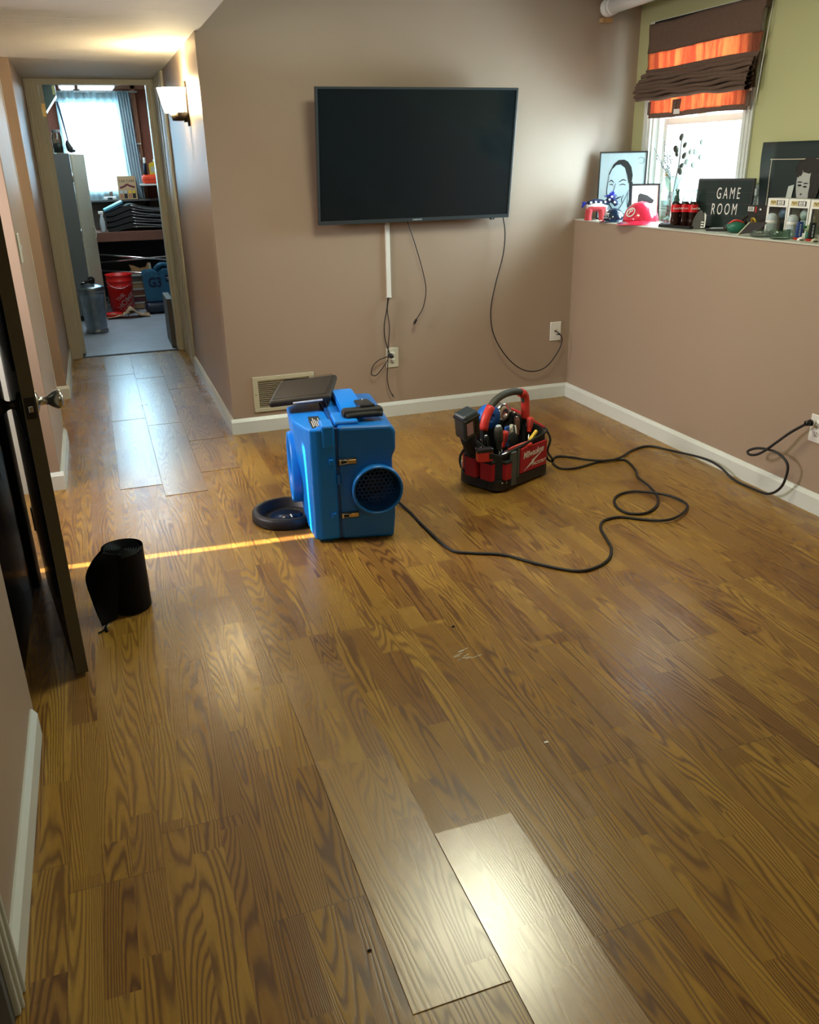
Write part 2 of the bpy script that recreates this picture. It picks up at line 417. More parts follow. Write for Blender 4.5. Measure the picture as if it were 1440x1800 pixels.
def spline(P, k, closed, radii):
    out = []; ro = [] if radii else None; N = len(P); seg = N if closed else N-1
    for i in range(seg):
        if closed: p0, p1, p2, p3 = P[(i-1) % N], P[i], P[(i+1) % N], P[(i+2) % N]
        else: p0, p1, p2, p3 = P[max(i-1, 0)], P[i], P[i+1], P[min(i+2, N-1)]
        for j in range(k):
            t = j/k
            out.append(0.5*((2*p1) + (p2-p0)*t + (2*p0-5*p1+4*p2-p3)*t*t + (3*p1-p0-3*p2+p3)*t**3))
            if radii: ro.append(radii[i] + (radii[(i+1) % N]-radii[i])*t)
    if not closed:
        out.append(P[-1])
        if radii: ro.append(radii[-1])
    return out, ro

def tag(o, label=None, cat=None, group=None, kind=None):
    if label: o['label'] = label
    if cat: o['category'] = cat
    if group: o['group'] = group
    if kind: o['kind'] = kind
    return o
def thing(name, label, cat, loc=(0, 0, 0), rz=0.0, group=None):
    o = bpy.data.objects.new(name, None); COL.objects.link(o); o.location = loc; o.rotation_euler = (0, 0, rz)
    o.empty_display_size = 0.05
    return tag(o, label, cat, group)
def struct(mb, name): return tag(mb.build(name), kind='structure')
def copy_tree(o, parent=None):
    c = o.copy(); COL.objects.link(c)
    if parent is not None: c.parent = parent
    for ch in list(o.children): copy_tree(ch, c)
    return c
RX = lambda a: Matrix.Rotation(a, 4, 'X')
RY = lambda a: Matrix.Rotation(a, 4, 'Y')
RZ = lambda a: Matrix.Rotation(a, 4, 'Z')
T = lambda x, y, z: Matrix.Translation((x, y, z))
def face_plane(origin, xdir, up=(0, 0, 1)):   # text lies in the plane spanned by xdir and up
    x = Vector(xdir).normalized(); z0 = Vector(up).normalized(); n = x.cross(z0).normalized(); u = n.cross(x)
    Mx = Matrix.Identity(4)
    for i in range(3): Mx[i][0] = x[i]; Mx[i][1] = u[i]; Mx[i][2] = n[i]
    Mx.translation = Vector(origin); return Mx

def cut(o, cutter):   # subtract the mesh of one builder from a finished part
    c = cutter.build('cutter', o.parent); m = o.modifiers.new('b', 'BOOLEAN'); m.operation = 'DIFFERENCE'; m.object = c; m.solver = 'EXACT'
    bpy.context.view_layer.update(); dg = bpy.context.evaluated_depsgraph_get()
    me = bpy.data.meshes.new_from_object(o.evaluated_get(dg)); old = o.data; o.modifiers.clear(); o.data = me
    bpy.data.meshes.remove(old); cm = c.data; bpy.data.objects.remove(c); bpy.data.meshes.remove(cm)

# ------------------------------------------------------------------ the setting
YB, XR, XU, XH, XL = 4.726, 2.743, 3.10, 0.603, -0.312
ZC, ZS, ZL = 2.42, 2.026, 1.079
b = MB(); b.b2((-1.5, -2.6, -0.1), (3.3, 7.32, 0.0), m_floor); struct(b, 'floor')
b = MB(); b.b2((-1.3, 7.32, -0.12), (2.6, 10.4, -0.004), m_concrete); struct(b, 'floor_garage')
b = MB(); b.b2((XH, YB, 0), (3.3, YB+0.14, ZC), m_wall); struct(b, 'wall_back')
b = MB(); b.b2((XH, YB+0.14, 0), (XH+0.12, 7.32, ZS+0.3), m_wall); struct(b, 'wall_hall_right')
b = MB(); b.b2((XR, -2.5, 0), (3.24, YB, ZL), m_wall); struct(b, 'wall_right')
b = MB(); b.b2((XR-0.004, -2.5, ZL), (XU, YB, ZL+0.006), m_trimc, 0.001); struct(b, 'trim_ledge_top')
# upper right wall, set back behind the ledge, with the window opening
WY0, WY1, WZ0, WZ1 = 3.76, 4.53, 1.14, 2.05
b = MB()
b.b2((XU, -2.5, ZL), (XU+0.14, WY0, ZC), m_olive); b.b2((XU, WY1, ZL), (XU+0.14, YB, ZC), m_olive)
b.b2((XU, WY0, WZ1), (XU+0.14, WY1, ZC), m_olive); b.b2((XU, WY0, ZL), (XU+0.14, WY1, WZ0), m_olive)
struct(b, 'wall_right_upper')
b = MB(); b.b2((0.62, -2.6, ZC), (3.3, YB+0.14, ZC+0.1), m_ceil2); struct(b, 'ceiling')
b = MB(); b.b2((-1.4, -2.6, ZS), (0.62, YB, ZC+0.1), m_ceil); b.b2((-1.4, YB, ZS), (XH, 7.32, ZS+0.3), m_ceil); struct(b, 'ceiling_hall')
b = MB(); b.b2((-1.4, -2.64, 0), (3.3, -2.5, ZC), m_wall); struct(b, 'wall_rear')
# left wall of the room up to the black closet door
XN = -0.345
b = MB(); b.b2((-0.47, 1.27, 0), (XN, 2.19, ZS), m_wall); b.b2((-0.47, -2.5, 0), (XN, 0.42, ZS), m_wall)
b.b2((-0.47, 0.42, 2.0), (XN, 1.27, ZS), m_wall); b.b2((-0.47, 2.19, 0), (-0.385, 2.30, ZS), m_wall); b.b2((-0.47, 3.06, 0), (-0.371, 3.17, ZS), m_blackm)
b.b2((-1.4, 3.05, 0), (-0.47, 3.17, ZS), m_wall)
struct(b, 'wall_left')
# hall piers on the left with the two openings between them
b = MB(); b.b2((-1.3, 4.164, 0), (XL, 4.95, ZS), m_wall, 0.004); b.b2((-1.3, 5.99, 0), (XL, 7.32, ZS), m_wall, 0.004)
struct(b, 'wall_hall_left')
# outer wall of the entry and the side room, unseen, with narrow gaps added and shaped for slivers of sun
b = MB()
b.b2((-1.4, 3.05, 0), (-1.3, 3.282, ZS), m_wall); b.b2((-1.4, 3.282, 1.58), (-1.3, 3.326, ZS), m_wall); b.b2((-1.4, 3.326, 0), (-1.3, 5.50, ZS), m_wall)
b.b2((-1.4, 5.50, 0), (-1.3, 5.60, 0.50), m_wall); b.b2((-1.4, 5.50, 0.545), (-1.3, 5.60, ZS), m_wall); b.b2((-1.4, 5.60, 0), (-1.3, 7.32, ZS), m_wall)
struct(b, 'wall_sun_slits')
for nm, y0, y1, z0, z1 in (('added_window_3', 3.46, 4.12, 0.6, 1.9), ('added_window_4', 5.58, 5.97, 0.65, 1.95)):  # unseen frames added round the two side area lights
    b = MB()
    for a, c in (((y0-.05, z0-.05), (y0, z1+.05)), ((y1, z0-.05), (y1+.05, z1+.05)), ((y0, z0-.05), (y1, z0)), ((y0, z1), (y1, z1+.05))):
        b.b2((-1.30, a[0], a[1]), (-1.275, c[0], c[1]), m_trim)
    struct(b, nm)
b = MB()   # white jamb on the inner face of the first pier
b.b2((-1.28, 4.150, 0), (-0.435, 4.164, ZS), m_trim); struct(b, 'trim_1')
# door wall at the end of the hall
b = MB(); b.b2((-1.3, 7.32, 0), (-0.232, 7.44, 2.3), m_wall); b.b2((0.552, 7.32, 0), (2.6, 7.44, 2.3), m_wall); b.b2((-0.232, 7.32, 2.03), (0.552, 7.44, 2.3), m_wall)
struct(b, 'wall_hall_end')
b = MB(); b.b2((-0.232, 7.32, -0.002), (0.552, 7.36, 0.004), m_blackm); struct(b, 'trim_threshold')

def casing(b, x0, x1, y, z0, z1, mt, flutes=3):   # flat stock with shallow beads, facing -y
    b.b2((x0, y-0.016, z0), (x1, y, z1), mt, 0.003)
    w = (x1-x0)
    for k in range(flutes):
        xx = x0 + w*(k+0.8)/(flutes+0.6); b.b2((xx-w*.05, y-0.021, z0), (xx+w*.05, y-0.014, z1), mt, 0.002)
b = MB(); casing(b, XL+0.002, -0.232, 7.32, 0, 2.025, m_trimc); casing(b, 0.552, XH-0.004, 7.32, 0, 2.025, m_trimc, 1)
b.b2((-0.232, 7.304, 1.965+.02), (0.552, 7.32, 2.024), m_trimc, 0.003)
b.b2((-0.232, 7.32, 0), (-0.216, 7.44, 2.03), m_trimc); b.b2((0.536, 7.32, 0), (0.552, 7.44, 2.03), m_trimc); b.b2((-0.216, 7.32, 2.014), (0.536, 7.44, 2.03), m_trimc)
struct(b, 'trim_2')
b = MB()   # casing of the door on the right side of the hall
b.b2((XH-0.016, 6.60, 0), (XH, 6.63, ZS-0.002), m_trimc, 0.003); b.b2((XH-0.012, 6.63, 0), (XH, 7.27, ZS-0.002), m_trimc)
for yy in (6.68, 6.76, 6.95, 7.06, 7.17): b.b2((XH-0.019, yy, 0), (XH-0.010, yy+0.04, ZS-0.002), m_trimc, 0.003)
struct(b, 'trim_3')

def baseboard(name, a, c, nrm, h=0.087, t=0.016, mt=None):
    a, c, nrm = Vector(a), Vector(c), Vector(nrm); d = (c-a); L = d.length; d.normalize()
    b = MB(); poly = [(0, 0), (t, 0), (t, h*0.80), (t*0.55, h*0.93), (t*0.3, h), (0, h)]
    b.prism(poly, mt or m_trim, a, nrm, (0, 0, 1), d, L); return struct(b, name)
baseboard('baseboard_back', (XH-0.0155, YB, 0), (XR, YB, 0), (0, -1, 0))
baseboard('baseboard_right', (XR, -2.5, 0), (XR, YB, 0), (-1, 0, 0))
baseboard('baseboard_hall_right', (XH, YB+0.0005, 0), (XH, 6.60, 0), (-1, 0, 0))
baseboard('baseboard_left', (XN, 1.33, 0), (XN, 2.14, 0), (1, 0, 0))
baseboard('baseboard_pier_side', (XL, 4.1645, 0), (XL, 4.95, 0), (1, 0, 0))
baseboard('baseboard_pier_front', (-0.44, 4.164, 0), (XL+0.0155, 4.164, 0), (0, -1, 0))
baseboard('baseboard_pier_end_side', (XL, 5.9905, 0), (XL, 7.30, 0), (1, 0, 0))
baseboard('baseboard_pier_end_front', (-0.9, 5.99, 0), (XL+0.0155, 5.99, 0), (0, -1, 0))
b = MB(); b.b2((-0.386, 2.20, 0), (-0.372, 2.30, 2.0), m_trim, 0.003); struct(b, 'trim_4')
b = MB(); b.b2((XL-0.012, 4.937, 0.1), (XL+0.003, 4.954, ZS-.002), m_trimc, 0.002); struct(b, 'trim_5')
# near doorway at the lower left with its fluted casing and a white door
b = MB(); b.b2((XN-0.002, 1.262, 0), (XN+0.014, 1.33, 2.05), m_trimc, 0.003)
for yy in (1.275, 1.31): b.b2((XN+0.012, yy, 0), (XN+0.019, yy+0.010, 2.05), m_trimc, 0.002)
b.b2((-0.47, 1.235, 0), (XN+0.004, 1.27, 2.0), m_greyboard)
struct(b, 'trim_6')
b = MB(); b.b2((-0.455, 0.43, 0.01), (-0.42, 1.234, 1.99), m_trim, 0.004)
for z0, z1 in ((0.2, 0.85), (1.0, 1.8)): b.b2((-0.421, 0.55, z0), (-0.416, 1.12, z1), m_trim, 0.002)
d2 = struct(b, 'door_2')
# black closet door in the left wall
b = MB(); b.b2((-0.45, 2.30, 0.01), (-0.388, 3.06, ZS), m_blackdoor, 0.003)
for z0, z1 in ((0.2, 0.9), (1.05, 1.85)): b.b2((-0.389, 2.42, z0), (-0.384, 2.94, z1), m_blackdoor, 0.002)
struct(b, 'door_3')

# open black entry door, folded back against the left wall
E1, H1 = Vector((-0.223, 2.404, 0)), Vector((-0.336, 3.152, 0))
dv = (H1-E1); DL = dv.length; ang = math.atan2(dv.y, dv.x)
d1 = thing('door_1', None, None, (E1.x, E1.y, 0), ang); d1['kind'] = 'structure'
b = MB(); b.b2((0.0, -0.0165, 0.012), (DL, 0.0175, 1.99), m_blackdoor, 0.0015)
for z0, z1 in ((0.22, 0.72), (0.92, 1.78)):
    b.b2((0.11, 0.0165, z0), (DL-0.11, 0.021, z1), m_blackdoor, 0.002); b.b2((0.11, -0.020, z0), (DL-0.11, -0.0155, z1), m_blackdoor, 0.002)
b.build('panel', d1)
b = MB(); b.b2((-0.0025, -0.0172, 0.012), (0.0, 0.0178, 1.99), m_dooredge, 0.0006); b.build('door_edge', d1)
def knob(mt, side, parent):
    A = Matrix.Translation((0.062, 0.0175 if side > 0 else -0.0165, 0.84)) @ RX(-PI/2 if side > 0 else PI/2)
    b = MB(); prof = [(0.0, 0), (0.033, 0), (0.033, 0.004), (0.026, 0.009), (0.013, 0.012), (0.0105, 0.026), (0.012, 0.034), (0.020, 0.044), (0.0265, 0.056), (0.0275, 0.064), (0.025, 0.070), (0.015, 0.0735), (0, 0.0745)]
    b.lathe(prof, mt, n=36, axis=A); o = b.build('door_knob', parent); return o
k1 = knob(m_nickel, -1, d1); k1['label'] = 'satin nickel door knob'
k2 = knob(m_bronze, 1, d1); k2['label'] = 'dark bronze door knob'
b = MB(); b.box((-0.0035, 0.0005, 0.84), (0.003, 0.026, 0.058), m_bronze, 0.001); lp = b.build('latch_plate', d1)
b = MB(); b.box((-0.009, 0.0005, 0.84), (0.014, 0.013, 0.018), m_steel, 0.003); b.build('latch_bolt', lp)
for z0 in (0.2, 0.95, 1.7):
    b = MB(); b.cyl((DL+0.004, 0.018, z0), (DL+0.004, 0.018, z0+0.09), 0.005, m_bronze); b.b2((DL-.03, 0.0165, z0), (DL+.002, 0.019, z0+.09), m_bronze); b.build('hinge', d1)

# white door of the garage, standing open along the hall axis
d4 = thing('door_4', None, None, (-0.207, 7.45, 0), R(2.6)); d4['kind'] = 'structure'
b = MB(); b.b2((-0.018, 0, 0.01), (0.017, 0.76, 2.0), m_trimc, 0.002); b.build('panel', d4)
for z0, mt in ((1.78, m_brass), (0.98, m_trimc), (0.22, m_trimc)):
    b = MB(); b.b2((-0.012, -0.004, z0), (0.016, 0.0, z0+0.09), mt, 0.001); b.cyl((-0.02, -0.008, z0), (-0.02, -0.008, z0+0.09), 0.006, mt)
    h = b.build('hinge', d4)
    if mt is m_brass: h['label'] = 'brass hinge'

# main window
b = MB()
def vframe(b, x, y0, y1, z0, z1, w, t, mt, bev=0.002):   # frame in the plane x = const
    b.b2((x-t, y0, z0), (x+t, y0+w, z1), mt, bev); b.b2((x-t, y1-w, z0), (x+t, y1, z1), mt, bev)
    b.b2((x-t, y0+w, z1-w), (x+t, y1-w, z1), mt, bev); b.b2((x-t, y0+w, z0), (x+t, y1-w, z0+w), mt, bev)
b.b2((XU-0.016, WY0-0.07, ZL+.007), (XU, WY0, WZ1+0.06), m_trim, 0.003); b.b2((XU-0.016, WY1, ZL+.007), (XU, WY1+0.07, WZ1+0.06), m_trim, 0.003)
b.b2((XU-0.016, WY0, WZ1), (XU, WY1, WZ1+0.06), m_trim, 0.003); b.b2((XU-0.03, WY0-.03, WZ0-0.03), (XU, WY1+.03, WZ0), m_trim, 0.003)
for yy in (WY0-0.055, WY0-0.03, WY1+0.02, WY1+0.045): b.b2((XU-0.021, yy, ZL+.007), (XU-0.014, yy+0.010, WZ1+0.05), m_trim, 0.002)
b.b2((XU, WY0, WZ0), (XU+.14, WY0+.012, WZ1), m_trim); b.b2((XU, WY1-.012, WZ0), (XU+.14, WY1, WZ1), m_trim)
b.b2((XU, WY0, WZ1-.012), (XU+.14, WY1, WZ1), m_trim); b.b2((XU, WY0, WZ0), (XU+.14, WY1, WZ0+.012), m_trim)
for yy in (WY1-0.04, WY1-0.028): b.b2((XU+0.02, yy, WZ0), (XU+0.09, yy+0.006, WZ1), m_trim)
w1 = struct(b, 'window_1')
b = MB(); vframe(b, XU+0.055, WY0+0.012, WY1-0.05, WZ0+0.012, 1.62, 0.036, 0.014, m_trim); lo = b.build('lower_sash', w1)
b = MB(); vframe(b, XU+0.09, WY0+0.012, WY1-0.05, 1.585, WZ1-0.012, 0.034, 0.012, m_trim); up = b.build('upper_sash', w1)
b = MB(); b.b2((XU+0.054, WY0+.04, WZ0+.04), (XU+0.057, WY1-.08, 1.59), m_glass); b.build('pane', lo)
b = MB(); b.b2((XU+0.089, WY0+.04, 1.61), (XU+0.092, WY1-.08, WZ1-.04), m_glass); b.build('pane', up)
b = MB(); b.b2((XU+0.03, 4.10, 1.622), (XU+0.066, 4.17, 1.632), m_trim, 0.002); b.cyl((XU+.045, 4.135, 1.63), (XU+.045, 4.135, 1.645), .008, m_trim); b.build('sash_lock', lo)

# return air register and garage shell
b = MB()
b.b2((-1.3, 10.38, 0), (-0.13, 10.5, 2.34), m_osb); b.b2((0.43, 10.38, 0), (2.6, 10.5, 2.34), m_osb)
b.b2((-0.13, 10.38, 0), (0.43, 10.5, 1.19), m_osb); b.b2((-0.13, 10.38, 2.05), (0.43, 10.5, 2.34), m_osb)
struct(b, 'wall_garage_back')
b = MB()
for x0 in (0.60, 1.0): b.b2((x0, 10.33, 0.9), (x0+0.038, 10.38, 2.34), m_stud)
b.b2((0.30, 10.33, 2.18), (2.0, 10.38, 2.22), m_stud)
struct(b, 'trim_7')
b = MB(); b.b2((-1.42, 7.44, 0), (-1.3, 10.5, 2.34), m_cream); struct(b, 'wall_garage_left')
b = MB(); b.b2((2.6, 7.44, 0), (2.72, 10.5, 2.34), m_osb); struct(b, 'wall_garage_right')
b = MB(); b.b2((-1.42, 7.44, 2.34), (2.72, 10.5, 2.44), m_ceil2); struct(b, 'ceiling_garage')
b = MB(); 
for a, c in (((-.16, 1.15), (-.12, 2.09)), ((.42, 1.15), (.46, 2.09)), ((-.12, 1.15), (.42, 1.20)), ((-.12, 2.04), (.42, 2.09)), ((-.12, 1.60), (.42, 1.635))): b.b2((a[0], 10.35, a[1]), (c[0], 10.40, c[1]), m_trim)
w2 = struct(b, 'window_2')
b = MB(); b.b2((-.12, 10.385, 1.2), (.42, 10.388, 2.04), m_glass); b.build('pane', w2)

# ------------------------------------------------------------------ loose laminate planks (replacement boards that shine differently)
def plank(x0, y0, y1, z, mt, label, group, th=0.0022):
    o = thing('laminate_plank', label, 'floor plank', ((x0+0.0985), (y0+y1)/2, z), 0, group)
    w = 0.197*0.5-0.0009; l = (y1-y0)/2-0.001
    b = MB(); b.b2((-w, -l, 0.0), (w, l, th), mt, 0.0006); b.build('board', o)
    return o
c0, c1, c2 = -0.055, 0.142, 0.339
grp = 'bright boards laid down the hall'
P = [(c0, 6.55, 7.30, m_plank_film, 'left bright hall board of the row next to the garage threshold'),
     (c0, 5.275, 6.545, m_plank_film, 'left column hall board, second from the garage threshold'),
     (c0, 4.035, 5.27, m_plank_film, 'left column hall board, nearest the room, with pale worn end'),
     (c1, 6.375, 7.30, m_plank_film, 'middle hall board of the row next to the garage threshold'),
     (c1, 5.10, 6.37, m_plank_film, 'middle column hall board, second from the garage threshold'),
     (c1, 3.865, 5.095, m_plank_film, 'middle column hall board reaching furthest into the room'),
     (c2, 5.955, 7.25, m_plank_dull, 'right column purplish hall board next to the garage threshold'),
     (c2, 4.69, 5.95, m_plank_dull, 'right column purplish hall board, second from the threshold'),
     (c2, 4.135, 4.685, m_plank_dull, 'short dull hall board beside the corner of the back wall')]
for x0, y0, y1, mt, lb in P: plank(x0, y0, y1, 0.0, mt, lb, grp)
plank(0.339, 1.01, 2.20, 0.0, m_plank_half, 'shiny pale floor board in the foreground, left of the shining pair', 'shiny boards in the foreground')
plank(0.536, 0.20, 1.413, 0.0, m_plank_gloss, 'shiny pale floor board in the foreground, right of the shining pair', 'shiny boards in the foreground')

# ------------------------------------------------------------------ television on the back wall
tv = thing('television', 'large black flat screen television tilted forward on the back wall', 'television', (1.7015, 4.645, 1.118))
tilt = math.atan2(0.085, 0.655)
tv.rotation_euler = (tilt, 0, 0)
W, Hh = 0.5585, 0.664
b = MB(); b.b2((-W, 0.0, 0), (W, 0.022, Hh), m_black, 0.003); b.b2((-W+.12, 0.022, 0.05), (W-.12, 0.05, Hh-.12), m_blackm, 0.008); b.build('housing', tv)
b = MB(); b.b2((-W+.011, -0.0015, 0.020), (W-.011, 0.0005, Hh-.011), m_screen); b.build('screen', tv)
b = MB()
b.b2((-W, -0.005, 0), (W, 0.001, 0.019), m_bezel, 0.0012); b.b2((-W, -0.005, Hh-.0105), (W, 0.001, Hh), m_bezel, 0.0012)
b.b2((-W, -0.005, .019), (-W+.0105, 0.001, Hh-.0105), m_bezel, 0.0012); b.b2((W-.0105, -0.005, .019), (W, 0.001, Hh-.0105), m_bezel, 0.0012)
bz = b.build('bezel', tv)
b = MB(); b.text('SAMSUNG', m_greyblue, face_plane((0, -0.0053, 0.0095), (1, 0, 0)), 0.011, 0.0003, bold=0.0002, sx=1.1); b.build('lettering', bz)
b = MB(); b.box((0.455, -0.002, -0.004), (0.03, 0.008, 0.008), m_black, 0.002); b.box((0.455, -0.006, -0.004), (0.006, 0.002, 0.005), m_chrome, 0.001); b.build('sensor', tv)
for x in (-.2, .16):
    b = MB(); b.b2((x, .045, .1), (x+.04, .055, .55), m_blackm); b.build('mount_arm', tv)
wp = MB(); wp.b2((1.45, YB-0.02, 1.20), (1.95, YB, 1.50), m_blackm, 0.002); tag(wp.build('wall_bracket'), 'black steel bracket hidden behind the television on the wall', 'bracket')

b = MB(); b.b2((1.538, YB-0.013, 0.703), (1.564, YB, 1.23), m_white, 0.003); b.b2((1.5375, YB-0.0145, 0.703), (1.5645, YB-.001, 0.712), m_white, 0.001)
tag(b.build('cable_raceway'), 'narrow white cable cover running down the wall below the television', 'cable cover')

def socket(b, cx, z, y, mt):
    b.lathe([(0, 0.0), (0.017, 0.0), (0.0165, 0.0015), (0, 0.0016)], mt, (cx, y, z), 24, RX(PI/2))
    for dx in (-0.006, 0.006): b.box((cx+dx, y-0.0016, z+0.003), (0.0022, 0.001, 0.008), m_dark)
    b.lathe([(0, 0), (0.0028, 0), (0.0028, .0006), (0, .0006)], m_dark, (cx, y-0.0012, z-0.0085), 10, RX(PI/2))
def outlet(name, label, loc, rz, mt, kind='duplex', w=0.076, h=0.117):
    o = thing(name, label, 'outlet', loc, rz)
    b = MB(); b.b2((-w/2, -0.006, -h/2), (w/2, 0, h/2), mt, 0.003); b.build('cover_plate', o)
    if kind == 'duplex':
        for dz in (0.0195, -0.0195):
            b = MB(); socket(b, 0, dz, -0.006, mt); b.build('socket', o)
        b = MB(); b.lathe([(0, 0), (0.003, 0), (0.002, .001), (0, .0012)], m_nickel, (0, -0.006, 0), 12, RX(PI/2)); b.build('screw', o)
    else:
        b = MB(); b.lathe([(0, 0), (0.006, 0), (0.006, 0.004), (0.0045, 0.004), (0.0045, 0.011), (0, .011)], m_brass, (0, -0.006, 0.008), 16, RX(PI/2)); b.build('cable_jack', o)
        for dz in (-0.042, 0.042):
            b = MB(); b.lathe([(0, 0), (0.003, 0), (0.002, .001), (0, .0012)], mt, (0, -0.006, dz), 12, RX(PI/2)); b.build('screw', o)
    return o
outlet('power_outlet', 'white double power outlet low on the back wall, under the cable cover', (1.562, YB, 0.355), 0, m_almond)
outlet('cable_outlet', 'white cable wall plate near the right corner of the back wall', (2.644, YB, 0.423), 0, m_white, 'jack')
outlet('power_outlet', 'white power outlet on the right wall at the photo edge, cord plugged in', (XR, 2.642, 0.357), -PI/2, m_white)

def cord(name, label, pts, r, cat='cable', ends=(), mt=None, k=5, n=8):
    o = thing(name, label, cat, pts[0])
    org = Vector(pts[0]); b = MB(); b.tube([Vector(p)-org for p in pts], r, mt or m_cable, n, smooth=k); b.build('cord', o)
    for kind, p, d in ends:
        b = MB(); p = Vector(p)-org; d = Vector(d).normalized()
        if kind == 'plug':
            b.cyl(p, p+d*0.022, 0.0125, m_black, 14, 0.011); b.cyl(p-d*0.006, p, 0.0145, m_black, 14); b.build('plug', o)
        elif kind == 'hdmi':
            b.box(p+d*0.012, (0.02, 0.009, 0.03), m_black, 0.002, rot=d.to_track_quat('Z', 'Y').to_matrix().to_4x4())
            b.box(p+d*0.032, (0.014, 0.005, 0.012), m_steel, 0.001, rot=d.to_track_quat('Z', 'Y').to_matrix().to_4x4()); b.build('connector', o)
        elif kind == 'usb':
            b.cyl(p, p+d*0.02, 0.005, m_black, 10, 0.004); b.cyl(p+d*0.02, p+d*0.028, 0.0028, m_steel, 10); b.build('connector', o)
    return o
YW = YB-0.01
cord('hdmi_cable', 'thin black video cable hanging from the television centre with a loose connector', [(1.657, 4.68, 1.12), (1.67, 4.68, 1.084), (1.712, 4.68, 0.96), (1.748, 4.68, 0.833), (1.764, 4.68, 0.737), (1.745, 4.68, 0.641), (1.701, 4.68, 0.573)], 0.0028, ends=[('hdmi', (1.701, 4.68, 0.573), (-0.5, 0, -0.8))])
cord('coaxial_cable', 'long black cable sweeping from the television right end to the wall plate', [(2.237, 4.67, 1.126), (2.254, 4.67, 1.029), (2.243, 4.67, 0.902), (2.199, 4.67, 0.743), (2.172, 4.67, 0.595), (2.19, 4.67, 0.459), (2.261, 4.67, 0.332), (2.361, 4.67, 0.234), (2.461, 4.67, 0.196), (2.559, 4.67, 0.215), (2.635, 4.67, 0.298), (2.664, 4.67, 0.367), (2.649, 4.67, 0.411), (2.632, 4.712, 0.428)], 0.0034, ends=[('usb', (2.649, 4.67, 0.411), (-0.9, 0.3, 0.1))])
cord('power_cable', 'black power cable running from the cable cover into the outlet below', [(1.538, 4.7, 0.708), (1.529, 4.7, 0.638), (1.512, 4.7, 0.558), (1.513, 4.7, 0.476), (1.535, 4.7, 0.397), (1.549, 4.7, 0.369)], 0.0030, ends=[('plug', (1.549, 4.712, 0.369), (0, -1, 0.0))])
cord('usb_cable', 'black cable dropping past the outlet to a loose small connector', [(1.543, 4.695, 0.708), (1.531, 4.695, 0.638), (1.541, 4.695, 0.54), (1.532, 4.695, 0.442), (1.524, 4.695, 0.325), (1.518, 4.695, 0.241), (1.527, 4.695, 0.181), (1.544, 4.695, 0.142)], 0.0026, ends=[('usb', (1.544, 4.695, 0.142), (0.5, 0, -0.8))])
cord('looped_cable', 'black cable tied in a drooping loop left of the outlet', [(1.538, 4.69, 0.372), (1.475, 4.69, 0.358), (1.432, 4.69, 0.325), (1.419, 4.69, 0.279), (1.447, 4.69, 0.266), (1.487, 4.69, 0.303), (1.524, 4.69, 0.353)], 0.0028)

# ------------------------------------------------------------------ return air register
rg = thing('air_register', 'cream metal air vent with louvers low on the back wall', 'vent', (0.904, YB, 0.216))
b = MB(); w, h = 0.178, 0.102
b.b2((-w, -0.010, -h), (w, 0, -h+.024), m_regist, 0.003); b.b2((-w, -0.010, h-.024), (w, 0, h), m_regist, 0.003)
b.b2((-w, -0.010, -h+.024), (-w+.03, 0, h-.024), m_regist, 0.002); b.b2((w-.03, -0.010, -h+.024), (w, 0, h-.024), m_regist, 0.002)
b.b2((-w+.03, -0.002, -h+.024), (w-.03, 0, h-.024), m_dark); b.build('frame', rg)
for k in range(14):
    b = MB(); z = -h+.030+k*0.0112; b.box((0, -0.006, z), (2*(w-.03), 0.0012, 0.009), m_regist, rot=RX(R(35))); b.build('louver', rg)
for s in (-1, 1):
    b = MB(); b.lathe([(0, 0), (.003, 0), (.002, .0012), (0, .0014)], m_dark, (s*(w-.014), -0.010, 0), 10, RX(PI/2)); b.build('screw', rg)

# ------------------------------------------------------------------ wall sconce in the hall
sc = thing('wall_sconce', 'lit wall sconce with glowing glass bowl on the right hall wall', 'wall lamp', (XH, 5.31, 1.63))
b = MB(); b.b2((-0.012, -0.022, 0), (0, 0.022, 0.225), m_bronze, 0.003); b.build('back_plate', sc)
b = MB()
b.lathe([(0.0, 0.028), (0.040, 0.028), (0.052, 0.068), (0.0, 0.068)], m_bronze, (-0.052, 0, 0), 24); b.b2((-0.03, -0.012, 0.02), (-0.01, 0.012, 0.06), m_bronze, .002); b.build('cup', sc)
b = MB()
b.lathe([(0.049, 0.068), (0.058, 0.10), (0.078, 0.19), (0.072, 0.19), (0.052, 0.10), (0.040, 0.074), (0, 0.074)], m_shade_e, (-0.080, 0, 0), 32, squash=(1, 1.05)); b.build('glass_shade', sc)
pd = bpy.data.lights.new('sconce_bulb', 'POINT'); pd.energy = 1.8; pd.color = (1.0, 0.76, 0.42); pd.shadow_soft_size = 0.02
po = bpy.data.objects.new('sconce_bulb', pd); COL.objects.link(po); po.location = (XH-0.080, 5.31, 1.85)

# light switch on the first pier
sw = thing('light_switch', 'white light switch plate on the left hall wall behind the black door', 'light switch', (XL, 4.21, 1.108), PI/2)
b = MB(); b.b2((-0.038, -0.007, -0.062), (0.038, 0, 0.062), m_almond, 0.004); b.build('cover_plate', sw)
b = MB(); b.box((0, -0.009, 0), (0.012, 0.006, 0.026), m_white, 0.002, rot=RX(R(12))); b.build('toggle', sw)

